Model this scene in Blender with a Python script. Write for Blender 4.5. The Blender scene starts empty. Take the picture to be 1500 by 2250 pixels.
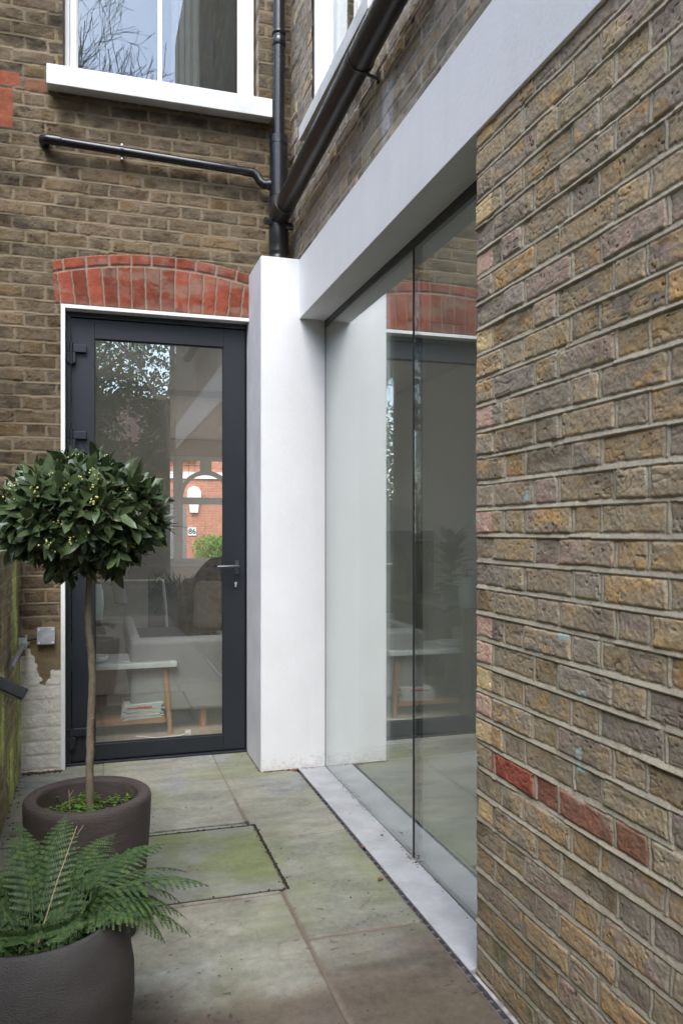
import bpy, bmesh, math, random
import numpy as np
from mathutils import Vector, Matrix, Quaternion
R = math.radians
scene = bpy.context.scene
# ---------------------------------------------------------------- camera
cam_d = bpy.data.cameras.new('camera'); cam = bpy.data.objects.new('camera', cam_d)
scene.collection.objects.link(cam); scene.camera = cam
cam.location = (0, 0, 1.31); cam.rotation_euler = (R(90), 0, -R(16.96))
cam_d.sensor_fit = 'VERTICAL'; cam_d.sensor_height = 36.0; cam_d.sensor_width = 24.0
cam_d.lens = 1754 / 2250 * 36; cam_d.shift_y = 42 / 2250
cam_d.clip_start = 0.05; cam_d.clip_end = 2000
# ---------------------------------------------------------------- sky + soft sun (bright overcast day)
SUN_EL, SUN_AZ = R(50), R(202)          # azimuth clockwise from +Y
w = bpy.data.worlds.new('World'); scene.world = w; w.use_nodes = True
nt = w.node_tree; bg = nt.nodes['Background']
sk = nt.nodes.new('ShaderNodeTexSky'); sk.sky_type = 'NISHITA'; sk.sun_disc = False
sk.sun_elevation = SUN_EL; sk.sun_rotation = SUN_AZ; sk.air_density = 1.0; sk.dust_density = 0.8
hs = nt.nodes.new('ShaderNodeHueSaturation'); hs.inputs['Saturation'].default_value = 0.85
nt.links.new(sk.outputs[0], hs.inputs['Color']); nt.links.new(hs.outputs[0], bg.inputs[0])
bg.inputs[1].default_value = 0.15
sl = bpy.data.lights.new('sun', 'SUN'); so = bpy.data.objects.new('sun', sl); scene.collection.objects.link(so)
sl.energy = 1.0; sl.angle = R(40); sl.color = (1, .98, .95)
sd = Vector((math.sin(SUN_AZ) * math.cos(SUN_EL), math.cos(SUN_AZ) * math.cos(SUN_EL), math.sin(SUN_EL)))
so.rotation_euler = sd.to_track_quat('Z', 'Y').to_euler(); so.location = (0, -5, 12)
scene.view_settings.view_transform = 'Standard'; scene.view_settings.look = 'None'
scene.view_settings.exposure = 2.28; scene.view_settings.gamma = 1
scene.render.engine = 'CYCLES'
cy = scene.cycles
cy.use_denoising = True; cy.max_bounces = 10; cy.diffuse_bounces = 5; cy.glossy_bounces = 5
cy.transmission_bounces = 6; cy.transparent_max_bounces = 24; cy.sample_clamp_indirect = 6
cy.caustics_reflective = False; cy.caustics_refractive = False

# ---------------------------------------------------------------- helpers
COL = scene.collection
def mk(name, me, parent=None, loc=None, mats=None):
    o = bpy.data.objects.new(name, me); COL.objects.link(o)
    if parent is not None: o.parent = parent
    if loc: o.location = loc
    for m in (mats or []): me.materials.append(m)
    return o
def empty(name, loc=(0, 0, 0), rz=0):
    o = bpy.data.objects.new(name, None); COL.objects.link(o); o.location = loc; o.rotation_euler[2] = rz
    o.empty_display_size = .05
    return o
def tag(o, label=None, cat=None, group=None, kind=None):
    if label: o['label'] = label
    if cat: o['category'] = cat
    if group: o['group'] = group
    if kind: o['kind'] = kind
    return o
class MB:
    """collects shapes and links them as one mesh object"""
    def __init__(s): s.v = []; s.f = []; s.sm = []; s.mi = []; s.cur = 0
    def add(s, vs, fs, smooth=False):
        n = len(s.v); s.v += [tuple(p) for p in vs]; s.f += [tuple(i + n for i in f) for f in fs]
        s.sm += [smooth] * len(fs); s.mi += [s.cur] * len(fs); return s
    def box(s, x0, x1, y0, y1, z0, z1, rot=None, c=None):
        vs = [(x, y, z) for x in (x0, x1) for y in (y0, y1) for z in (z0, z1)]
        if rot is not None:
            c = Vector(c if c else ((x0 + x1) / 2, (y0 + y1) / 2, (z0 + z1) / 2))
            vs = [tuple(rot @ (Vector(p) - c) + c) for p in vs]
        return s.add(vs, [(0, 1, 3, 2), (4, 6, 7, 5), (0, 4, 5, 1), (2, 3, 7, 6), (0, 2, 6, 4), (1, 5, 7, 3)])
    def tube(s, pts, rad, n=12, cap=True, smooth=True):
        pts = [Vector(p) for p in pts]
        rads = rad if isinstance(rad, (list, tuple)) else [rad] * len(pts)
        vs = []; fs = []; prev = None
        for i, p in enumerate(pts):
            t = (pts[min(i + 1, len(pts) - 1)] - pts[max(i - 1, 0)])
            t = t.normalized() if t.length > 1e-9 else Vector((0, 0, 1))
            if prev is None:
                a = Vector((0, 0, 1)) if abs(t.z) < .9 else Vector((1, 0, 0)); u = t.cross(a).normalized()
            else:
                u = (prev - t * prev.dot(t)).normalized()
            prev = u; v = t.cross(u)
            for k in range(n):
                an = 2 * math.pi * k / n
                vs.append(p + (u * math.cos(an) + v * math.sin(an)) * rads[i])
        for i in range(len(pts) - 1):
            for k in range(n):
                a = i * n + k; b = i * n + (k + 1) % n
                fs.append((a, b, b + n, a + n))
        s.add(vs, fs, smooth)
        if cap:
            m = len(pts) - 1
            s.add([vs[k] for k in range(n)], [tuple(range(n))[::-1]])
            s.add([vs[m * n + k] for k in range(n)], [tuple(range(n))])
        return s
    def lathe(s, prof, c=(0, 0, 0), n=48, smooth=True):
        vs = []; fs = []
        for r_, z in prof:
            for k in range(n):
                a = 2 * math.pi * k / n
                vs.append((c[0] + r_ * math.cos(a), c[1] + r_ * math.sin(a), c[2] + z))
        for i in range(len(prof) - 1):
            for k in range(n):
                a = i * n + k; b = i * n + (k + 1) % n
                fs.append((a, b, b + n, a + n))
        return s.add(vs, fs, smooth)
    def prism(s, poly, y0, y1, axis='y'):
        n = len(poly)
        f = {'y': lambda a, b, t: (a, t, b), 'x': lambda a, b, t: (t, a, b), 'z': lambda a, b, t: (a, b, t)}[axis]
        vs = [f(a, b, y0) for a, b in poly] + [f(a, b, y1) for a, b in poly]
        fs = [tuple(range(n)), tuple(range(2 * n - 1, n - 1, -1))]
        fs += [(i, (i + 1) % n, n + (i + 1) % n, n + i) for i in range(n)]
        return s.add(vs, fs)
    def mesh(s, name, recalc=True):
        me = bpy.data.meshes.new(name); me.from_pydata(s.v, [], s.f)
        me.polygons.foreach_set('use_smooth', s.sm); me.polygons.foreach_set('material_index', s.mi)
        if recalc:
            b = bmesh.new(); b.from_mesh(me); bmesh.ops.recalc_face_normals(b, faces=b.faces); b.to_mesh(me); b.free()
        me.update(); return me
    def build(s, name, m, parent=None, bevel=0, recalc=True, loc=None, seg=2):
        o = mk(name, s.mesh(name, recalc), parent, loc, m if isinstance(m, list) else [m])
        if bevel:
            b = o.modifiers.new('bevel', 'BEVEL'); b.width = bevel; b.segments = seg; b.limit_method = 'ANGLE'; b.angle_limit = R(40)
            o.data.polygons.foreach_set('use_smooth', [True] * len(o.data.polygons))
            wn = o.modifiers.new('wn', 'WEIGHTED_NORMAL'); wn.keep_sharp = False
        return o
def holes_wall(mb, axis, t0, t1, u0, u1, z0, z1, holes):
    """wall slab of thickness t0..t1 with rectangular holes (ua, ub, za, zb)"""
    us = sorted({u0, u1, *[h[0] for h in holes], *[h[1] for h in holes]}); us = [u for u in us if u0 <= u <= u1]
    for i in range(len(us) - 1):
        a, b = us[i], us[i + 1]; m = (a + b) / 2
        hs_ = sorted([h for h in holes if h[0] < m < h[1]], key=lambda h: h[2]); z = z0; spans = []
        for h in hs_:
            if h[2] > z: spans.append((z, h[2]))
            z = max(z, h[3])
        if z < z1: spans.append((z, z1))
        for za, zb in spans:
            if axis == 'x': mb.box(a, b, t0, t1, za, zb)
            else: mb.box(t0, t1, a, b, za, zb)
    return mb

# ---------------------------------------------------------------- numpy noise
def _h(a, b, s):
    a = a.astype(np.int64); b = b.astype(np.int64)
    n = (a * 374761393 + b * 668265263 + s * 2246822519) & 0xffffffff
    n = ((n ^ (n >> 13)) * 1274126177) & 0xffffffff
    n = ((n ^ (n >> 16)) * 2246822519) & 0xffffffff
    n = n ^ (n >> 15)
    return (n & 0xffffff) / float(0xffffff)
def hsh(a, b=0, s=0):
    a = np.asarray(a); b = np.asarray(b) + np.zeros_like(a)
    return _h(np.floor(a), np.floor(b), s)
def vn(x, y, s=0):
    xi = np.floor(x); yi = np.floor(y); fx = x - xi; fy = y - yi
    fx = fx * fx * fx * (fx * (fx * 6 - 15) + 10); fy = fy * fy * fy * (fy * (fy * 6 - 15) + 10)
    a = _h(xi, yi, s); b = _h(xi + 1, yi, s); c = _h(xi, yi + 1, s); d = _h(xi + 1, yi + 1, s)
    return ((a * (1 - fx) + b * fx) * (1 - fy) + (c * (1 - fx) + d * fx) * fy) * 2 - 1
def fbm(x, y, s=0, o=4, g=.5):
    t = 0; a = 1; n = 0
    for i in range(o):
        t = t + a * vn(x * 2 ** i + 17.3 * i, y * 2 ** i - 9.1 * i, s + i * 7); n += a; a *= g
    return t / n
def ss(a, b, x):
    t = np.clip((x - a) / (b - a), 0, 1); return t * t * (3 - 2 * t)
def mixc(a, b, t): return a * (1 - t[..., None]) + b * t[..., None]
def pick(pal, wts, h):
    pal = np.array(pal); c = np.cumsum(wts) / np.sum(wts); i = np.searchsorted(c, np.clip(h, 0, .9999)); return pal[i]

def grid_object(name, us, vs, fn, place, mat, parent=None, keep=None, split=None, flip=False):
    """dense surface: fn(U,V)->height,colour; place(U,V,h)->xyz; keep/split act on face centres"""
    U, V = np.meshgrid(us, vs, indexing='ij'); h, c = fn(U, V)
    X, Y, Z = place(U, V, h)
    P = np.stack([X, Y, Z], -1).reshape(-1, 3).astype(np.float32)
    C = np.concatenate([c.reshape(-1, 3), np.ones((P.shape[0], 1))], 1).astype(np.float32)
    nu, nv = U.shape
    i = (np.arange(nu - 1)[:, None] * nv + np.arange(nv - 1)[None, :])
    F = np.stack([i, i + nv, i + nv + 1, i + 1], -1).reshape(-1, 4)
    if flip: F = F[:, ::-1]
    Uc = ((U[:-1, :-1] + U[1:, 1:]) / 2).ravel(); Vc = ((V[:-1, :-1] + V[1:, 1:]) / 2).ravel()
    K = np.ones(len(F), bool) if keep is None else keep(Uc, Vc)
    groups = [(name, K)] if split is None else [(name, K & ~split[1](Uc, Vc)), (split[0], K & split[1](Uc, Vc))]
    out = []
    for nm, k in groups:
        f = F[k]; used, inv = np.unique(f, return_inverse=True); inv = inv.reshape(-1, 4).astype(np.int32)
        me = bpy.data.meshes.new(nm)
        me.vertices.add(len(used)); me.vertices.foreach_set('co', P[used].ravel())
        me.loops.add(inv.size); me.loops.foreach_set('vertex_index', inv.ravel())
        me.polygons.add(len(inv)); me.polygons.foreach_set('loop_start', np.arange(0, inv.size, 4, dtype=np.int32))
        me.update(calc_edges=True); me.polygons.foreach_set('use_smooth', np.ones(len(inv), bool))
        a = me.color_attributes.new('tone', 'FLOAT_COLOR', 'POINT'); a.data.foreach_set('color', C[used].ravel())
        me.update(); out.append(mk(nm, me, parent, None, [mat]))
    return out

# ---------------------------------------------------------------- materials
def base_mat(name):
    m = bpy.data.materials.new(name); m.use_nodes = True
    return m, m.node_tree, m.node_tree.nodes['Principled BSDF']
def N(nt, t, **k):
    n = nt.nodes.new(t)
    for a, b in k.items(): setattr(n, a, b)
    return n
def mat(name, col, rough=.6, var=.15, scale=8, bump=.0, bscale=60, metal=0, spec=.5, col2=None, stretch=(1, 1, 1), coat=0, bdist=.002, dirt=0):
    m, nt, p = base_mat(name)
    tc = N(nt, 'ShaderNodeTexCoord'); mp = N(nt, 'ShaderNodeMapping'); mp.inputs['Scale'].default_value = stretch
    nt.links.new(tc.outputs['Object'], mp.inputs[0])
    no = N(nt, 'ShaderNodeTexNoise'); no.inputs['Scale'].default_value = scale; no.inputs['Detail'].default_value = 6
    no.inputs['Roughness'].default_value = .6
    nt.links.new(mp.outputs[0], no.inputs[0])
    rp = N(nt, 'ShaderNodeValToRGB')
    c2 = col2 if col2 else tuple(min(1, c * (1 + var)) for c in col)
    c1 = col if col2 else tuple(c * (1 - var) for c in col)
    rp.color_ramp.elements[0].position = .3; rp.color_ramp.elements[1].position = .7
    rp.color_ramp.elements[0].color = (*c1, 1); rp.color_ramp.elements[1].color = (*c2, 1)
    nt.links.new(no.outputs[0], rp.inputs[0]); out = rp.outputs[0]
    nt.links.new(out, p.inputs['Base Color'])
    mr = N(nt, 'ShaderNodeMapRange'); mr.inputs[3].default_value = max(.02, rough - .08); mr.inputs[4].default_value = min(1, rough + .1)
    nt.links.new(no.outputs[0], mr.inputs[0]); nt.links.new(mr.outputs[0], p.inputs['Roughness'])
    p.inputs['Metallic'].default_value = metal; p.inputs['Specular IOR Level'].default_value = spec
    p.inputs['Coat Weight'].default_value = coat
    if bump:
        n2 = N(nt, 'ShaderNodeTexNoise'); n2.inputs['Scale'].default_value = bscale; n2.inputs['Detail'].default_value = 5
        nt.links.new(mp.outputs[0], n2.inputs[0])
        b = N(nt, 'ShaderNodeBump'); b.inputs['Strength'].default_value = bump; b.inputs['Distance'].default_value = bdist
        nt.links.new(n2.outputs[0], b.inputs['Height']); nt.links.new(b.outputs[0], p.inputs['Normal'])
    return m
def tone_mat(name, rough=.9, fine=.25, bump=.5, bscale=260, spec=.3, fscale=220):
    """colour comes from the modelled surface's own tone attribute, grain from noise"""
    m, nt, p = base_mat(name)
    at = N(nt, 'ShaderNodeAttribute'); at.attribute_name = 'tone'
    tc = N(nt, 'ShaderNodeTexCoord')
    no = N(nt, 'ShaderNodeTexNoise'); no.inputs['Scale'].default_value = fscale; no.inputs['Detail'].default_value = 4; no.inputs['Roughness'].default_value = .7
    nt.links.new(tc.outputs['Object'], no.inputs[0])
    mr = N(nt, 'ShaderNodeMapRange'); mr.inputs[1].default_value = .3; mr.inputs[2].default_value = .7
    mr.inputs[3].default_value = 1 - fine; mr.inputs[4].default_value = 1 + fine
    nt.links.new(no.outputs[0], mr.inputs[0])
    vm = N(nt, 'ShaderNodeVectorMath', operation='SCALE')
    nt.links.new(at.outputs['Color'], vm.inputs[0]); nt.links.new(mr.outputs[0], vm.inputs['Scale'])
    nt.links.new(vm.outputs[0], p.inputs['Base Color'])
    p.inputs['Roughness'].default_value = rough; p.inputs['Specular IOR Level'].default_value = spec
    n2 = N(nt, 'ShaderNodeTexNoise'); n2.inputs['Scale'].default_value = bscale; n2.inputs['Detail'].default_value = 4
    nt.links.new(tc.outputs['Object'], n2.inputs[0])
    b = N(nt, 'ShaderNodeBump'); b.inputs['Strength'].default_value = bump; b.inputs['Distance'].default_value = .0015
    nt.links.new(n2.outputs[0], b.inputs['Height']); nt.links.new(b.outputs[0], p.inputs['Normal'])
    return m
def glass_mat(name, tint=(.86, .9, .88), boost=1.0, rough=.0, wob=0, dust=0):
    m, nt, p = base_mat(name); nt.nodes.remove(p)
    out = nt.nodes['Material Output']
    g = N(nt, 'ShaderNodeNewGeometry'); d = N(nt, 'ShaderNodeVectorMath', operation='DOT_PRODUCT')
    nt.links.new(g.outputs['Normal'], d.inputs[0]); nt.links.new(g.outputs['Incoming'], d.inputs[1])
    def M(op, a, b=None):
        n = N(nt, 'ShaderNodeMath', operation=op)
        for i, q in enumerate((a, b)):
            if q is None: continue
            if isinstance(q, (int, float)): n.inputs[i].default_value = q
            else: nt.links.new(q, n.inputs[i])
        return n.outputs[0]
    c = M('ABSOLUTE', d.outputs['Value']); om = M('SUBTRACT', 1.0, c); p5 = M('POWER', om, 5.0)
    F = M('ADD', M('MULTIPLY', p5, .955), .045)
    F2 = M('DIVIDE', M('MULTIPLY', F, 2.0 * boost), M('ADD', F, 1.0)); F2 = M('MINIMUM', F2, .97)
    gl = N(nt, 'ShaderNodeBsdfGlossy'); gl.inputs['Roughness'].default_value = rough; gl.inputs[0].default_value = (.95, .98, .97, 1)
    tr = N(nt, 'ShaderNodeBsdfTransparent'); tr.inputs[0].default_value = (*tint, 1)
    if wob:
        tc = N(nt, 'ShaderNodeTexCoord'); n2 = N(nt, 'ShaderNodeTexNoise'); n2.inputs['Scale'].default_value = 3; n2.inputs['Detail'].default_value = 1
        nt.links.new(tc.outputs['Object'], n2.inputs[0])
        b = N(nt, 'ShaderNodeBump'); b.inputs['Strength'].default_value = 1; b.inputs['Distance'].default_value = wob
        nt.links.new(n2.outputs[0], b.inputs['Height']); nt.links.new(b.outputs[0], gl.inputs['Normal'])
    mx = N(nt, 'ShaderNodeMixShader'); nt.links.new(F2, mx.inputs[0]); nt.links.new(tr.outputs[0], mx.inputs[1]); nt.links.new(gl.outputs[0], mx.inputs[2])
    res = mx.outputs[0]
    if dust:                                     # thin film of dust and dried rain spots
        tc = N(nt, 'ShaderNodeTexCoord'); n3 = N(nt, 'ShaderNodeTexNoise'); n3.inputs['Scale'].default_value = 5; n3.inputs['Detail'].default_value = 8; n3.inputs['Roughness'].default_value = .75
        nt.links.new(tc.outputs['Object'], n3.inputs[0])
        vo = N(nt, 'ShaderNodeTexVoronoi'); vo.inputs['Scale'].default_value = 42; nt.links.new(tc.outputs['Object'], vo.inputs[0])
        r0 = N(nt, 'ShaderNodeMapRange'); r0.inputs[1].default_value = .3; r0.inputs[2].default_value = .75; r0.inputs[3].default_value = dust * .55; r0.inputs[4].default_value = dust * 1.6
        nt.links.new(n3.outputs[0], r0.inputs[0])
        r1 = N(nt, 'ShaderNodeMapRange'); r1.inputs[1].default_value = .06; r1.inputs[2].default_value = .12; r1.inputs[3].default_value = dust * 2.5; r1.inputs[4].default_value = 0
        nt.links.new(vo.outputs['Distance'], r1.inputs[0])
        df = N(nt, 'ShaderNodeBsdfDiffuse'); df.inputs[0].default_value = (.62, .62, .58, 1)
        m2 = N(nt, 'ShaderNodeMixShader'); nt.links.new(M('ADD', r0.outputs[0], r1.outputs[0]), m2.inputs[0]); nt.links.new(res, m2.inputs[1]); nt.links.new(df.outputs[0], m2.inputs[2]); res = m2.outputs[0]
    nt.links.new(res, out.inputs[0])
    return m
def brick_mat(name, c1, c2, mortar, bw=.225, bh=.075, ax='x'):
    m, nt, p = base_mat(name)
    tc = N(nt, 'ShaderNodeTexCoord'); sp = N(nt, 'ShaderNodeSeparateXYZ'); cb = N(nt, 'ShaderNodeCombineXYZ')
    nt.links.new(tc.outputs['Object'], sp.inputs[0])
    nt.links.new(sp.outputs[{'x': 0, 'y': 1}[ax]], cb.inputs[0]); nt.links.new(sp.outputs[2], cb.inputs[1])
    b = N(nt, 'ShaderNodeTexBrick'); b.inputs['Scale'].default_value = 1
    b.inputs['Color1'].default_value = (*c1, 1); b.inputs['Color2'].default_value = (*c2, 1); b.inputs['Mortar'].default_value = (*mortar, 1)
    b.inputs['Mortar Size'].default_value = .006; b.inputs['Brick Width'].default_value = bw; b.inputs['Row Height'].default_value = bh
    nt.links.new(cb.outputs[0], b.inputs[0])
    no = N(nt, 'ShaderNodeTexNoise'); no.inputs['Scale'].default_value = 9; no.inputs['Detail'].default_value = 8
    nt.links.new(tc.outputs['Object'], no.inputs[0])
    mr = N(nt, 'ShaderNodeMapRange'); mr.inputs[3].default_value = .6; mr.inputs[4].default_value = 1.4; nt.links.new(no.outputs[0], mr.inputs[0])
    vm = N(nt, 'ShaderNodeVectorMath', operation='SCALE'); nt.links.new(b.outputs[0], vm.inputs[0]); nt.links.new(mr.outputs[0], vm.inputs['Scale'])
    nt.links.new(vm.outputs[0], p.inputs['Base Color']); p.inputs['Roughness'].default_value = .9
    bu = N(nt, 'ShaderNodeBump'); bu.inputs['Strength'].default_value = .6; bu.inputs['Distance'].default_value = .004; bu.invert = True
    nt.links.new(b.outputs['Fac'], bu.inputs['Height']); nt.links.new(bu.outputs[0], p.inputs['Normal'])
    return m
def leaf_mat(name, col, col2, rough=.35, spec=.5, trans=.15, scale=3):
    m, nt, p = base_mat(name)
    g = N(nt, 'ShaderNodeNewGeometry'); rp = N(nt, 'ShaderNodeValToRGB')
    rp.color_ramp.elements[0].color = (*col, 1); rp.color_ramp.elements[1].color = (*col2, 1)
    nt.links.new(g.outputs['Random Per Island'], rp.inputs[0])
    tc = N(nt, 'ShaderNodeTexCoord'); no = N(nt, 'ShaderNodeTexNoise'); no.inputs['Scale'].default_value = scale; no.inputs['Detail'].default_value = 4
    nt.links.new(tc.outputs['Object'], no.inputs[0])
    mr = N(nt, 'ShaderNodeMapRange'); mr.inputs[3].default_value = .7; mr.inputs[4].default_value = 1.35; nt.links.new(no.outputs[0], mr.inputs[0])
    vm = N(nt, 'ShaderNodeVectorMath', operation='SCALE'); nt.links.new(rp.outputs[0], vm.inputs[0]); nt.links.new(mr.outputs[0], vm.inputs['Scale'])
    nt.links.new(vm.outputs[0], p.inputs['Base Color'])
    p.inputs['Roughness'].default_value = rough; p.inputs['Specular IOR Level'].default_value = spec
    tl = N(nt, 'ShaderNodeBsdfTranslucent'); mx = N(nt, 'ShaderNodeMixShader'); mx.inputs[0].default_value = trans
    nt.links.new(vm.outputs[0], tl.inputs[0]); nt.links.new(p.outputs[0], mx.inputs[1]); nt.links.new(tl.outputs[0], mx.inputs[2])
    nt.links.new(mx.outputs[0], nt.nodes['Material Output'].inputs[0])
    return m

M_brick = tone_mat('weathered_brickwork', .93, .22, .6, 240, .25)
M_wallback = brick_mat('stock_brick', (.15, .11, .07), (.2, .145, .09), (.26, .23, .18), ax='x')
M_wallside = brick_mat('stock_brick_side', (.2, .15, .1), (.26, .2, .13), (.3, .27, .22), ax='y')
M_redfar = brick_mat('red_brick', (.42, .15, .08), (.5, .19, .1), (.42, .3, .22), ax='x')
M_white = mat('white_masonry_paint', (.77, .77, .765), .78, .045, 3.5, .3, 55, spec=.25, col2=(.82, .82, .82), bdist=.003)
def stain_white(m):
    nt = m.node_tree; p = nt.nodes['Principled BSDF']; src = p.inputs['Base Color'].links[0].from_socket
    tc = N(nt, 'ShaderNodeTexCoord'); mp = N(nt, 'ShaderNodeMapping'); mp.inputs['Scale'].default_value = (14, 14, .9); nt.links.new(tc.outputs['Object'], mp.inputs[0])
    no = N(nt, 'ShaderNodeTexNoise'); no.inputs['Scale'].default_value = 1; no.inputs['Detail'].default_value = 5; nt.links.new(mp.outputs[0], no.inputs[0])
    r = N(nt, 'ShaderNodeMapRange'); r.inputs[1].default_value = .52; r.inputs[2].default_value = .8; r.inputs[3].default_value = 0; r.inputs[4].default_value = .10; nt.links.new(no.outputs[0], r.inputs[0])
    mx = N(nt, 'ShaderNodeMix', data_type='RGBA'); nt.links.new(r.outputs[0], mx.inputs[0]); nt.links.new(src, mx.inputs[6]); mx.inputs[7].default_value = (.52, .50, .45, 1)
    sp = N(nt, 'ShaderNodeSeparateXYZ'); nt.links.new(tc.outputs['Object'], sp.inputs[0])
    n2 = N(nt, 'ShaderNodeTexNoise'); n2.inputs['Scale'].default_value = 45; n2.inputs['Detail'].default_value = 6; nt.links.new(tc.outputs['Object'], n2.inputs[0])
    a = N(nt, 'ShaderNodeMath', operation='MULTIPLY_ADD'); nt.links.new(n2.outputs[0], a.inputs[0]); a.inputs[1].default_value = -.30; nt.links.new(sp.outputs[2], a.inputs[2])
    r2 = N(nt, 'ShaderNodeMapRange'); r2.inputs[1].default_value = -.16; r2.inputs[2].default_value = -.09; r2.inputs[3].default_value = .28; r2.inputs[4].default_value = 0; nt.links.new(a.outputs[0], r2.inputs[0])
    m3 = N(nt, 'ShaderNodeMix', data_type='RGBA'); nt.links.new(r2.outputs[0], m3.inputs[0]); nt.links.new(mx.outputs[2], m3.inputs[6]); m3.inputs[7].default_value = (.30, .25, .18, 1)
    nt.links.new(m3.outputs[2], p.inputs['Base Color'])
stain_white(M_white)
M_gloss = mat('white_gloss_paint', (.78, .78, .76), .38, .04, 6, .05, 40)
M_sill = mat('weathered_sill_paint', (.58, .59, .57), .6, .1, 9, .15, 60, col2=(.72, .73, .72))
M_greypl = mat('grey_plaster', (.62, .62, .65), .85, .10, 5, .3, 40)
M_plaster = mat('interior_plaster', (.66, .63, .58), .9, .03, 2)
M_ceil = mat('ceiling_paint', (.78, .78, .76), .9, .02, 2)
M_door = mat('dark_grey_powder_coat', (.014, .0175, .022), .42, .12, 3, .05, 300)
M_black = mat('black_plastic', (.012, .012, .013), .24, .25, 10, .06, 60)
M_blackd = mat('black_plastic_dusty', (.018, .016, .015), .36, .4, 14, .1, 60)
M_rub = mat('black_seal', (.012, .012, .012), .6, .1)
M_glass = glass_mat('door_glass', (.97, .98, .97), 1.4, dust=.016)
M_glass_s = glass_mat('side_glazing_glass', (.93, .95, .93), 1.85, dust=.015)
M_glass_w = glass_mat('window_glass', (.75, .78, .78), 1.25, 0, .0004)
M_pot = mat('brown_ribbed_clay', (.050, .038, .034), .62, .22, 7, .9, 60, stretch=(1, 1, 9), bdist=.004, col2=(.085, .068, .060))
M_pot2 = mat('grey_brown_clay', (.050, .044, .041), .66, .2, 7, .9, 200, stretch=(1, 1, 2.2), bdist=.003, col2=(.082, .075, .070))
M_soil = mat('potting_soil', (.02, .013, .01), .95, .5, 40, 1, 90, col2=(.07, .045, .03), bdist=.01)
M_bark = mat('bay_bark', (.13, .105, .065), .8, .3, 60, .9, 120, col2=(.25, .21, .15), stretch=(1, 1, .4))
M_bark2 = mat('tree_bark', (.33, .30, .25), .9, .3, 6, .5, 30)
M_steel = mat('galvanised_steel', (.46, .47, .49), .5, .22, 26, .1, 80, metal=.35)
M_conduit = mat('grey_conduit', (.22, .22, .235), .45, .15, 10, metal=.3)
M_lampbox = mat('dark_metal_lamp', (.05, .052, .055), .5, .2, 10, .2, 60)
M_stone = mat('pale_threshold_stone', (.42, .425, .425), .62, .16, 9, .12, 90)
M_oak = mat('oak', (.42, .2, .075), .5, .25, 14, stretch=(1, 1, .15))
M_marble = mat('white_marble', (.66, .70, .68), .25, .12, 9)
M_sofa = mat('grey_sofa_fabric', (.27, .27, .265), .95, .06, 60, .4, 400)
M_cush = mat('taupe_cushion_fabric', (.20, .175, .14), .95, .12, 30, .5, 60, bdist=.006)
M_dark = mat('dark_jacket_fabric', (.03, .032, .042), .7, .3, 10, .8, 14, bdist=.03)
M_floorw = mat('pale_oak_floor', (.45, .36, .26), .45, .15, 5, stretch=(6, .5, 1))
M_kfloor = mat('pale_kitchen_floor', (.60, .61, .57), .5, .06, 3)
M_vase = mat('pale_green_ceramic', (.40, .50, .46), .3, .05)
M_copper = mat('copper_cutlery', (.7, .33, .2), .25, .05, metal=1)
M_paper = mat('newsprint', (.62, .66, .60), .8, .1, 20)
M_red = mat('red_print', (.6, .06, .05), .7, .1)
M_clear = mat('white_plastic', (.8, .8, .8), .4, .02)
M_cab = mat('dark_cabinet', (.045, .04, .038), .45, .2, 6)
M_cabw = mat('walnut_cabinet', (.10, .06, .04), .45, .3, 9, stretch=(1, 1, .2))
M_leafbay = leaf_mat('bay_leaf', (.042, .074, .030), (.105, .148, .062), .33, .6, .14, 20)
M_berry = mat('bay_flower_bud', (.62, .60, .20), .5, .2, 40)
M_fern = leaf_mat('fern_leaf', (.036, .078, .038), (.13, .20, .060), .5, .35, .3, 9)
M_fernstem = mat('fern_stem', (.035, .04, .015), .6, .2)
M_weed = leaf_mat('weed_leaf', (.10, .22, .03), (.22, .36, .06), .5, .3, .3)
M_evergreen = leaf_mat('evergreen_leaf', (.06, .13, .035), (.18, .28, .08), .45, .4, .25, .6)
M_hedge = leaf_mat('hedge_leaf', (.14, .28, .04), (.32, .46, .09), .5, .3, .3, .9)
M_house = leaf_mat('houseplant_leaf', (.03, .08, .025), (.07, .14, .05), .4, .4, .2)
M_straw = mat('dry_straw', (.40, .29, .17), .8, .2)
M_deadleaf = mat('fallen_leaf', (.26, .11, .06), .7, .35, 40, .5, 90)
M_soiled = mat('garden_earth', (.07, .06, .04), .95, .4, 2, .5, 20)
M_tarmac = mat('tarmac', (.06, .06, .06), .9, .2, 8)
M_twig = mat('twig', (.11, .09, .065), .85, .25, 10)
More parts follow.
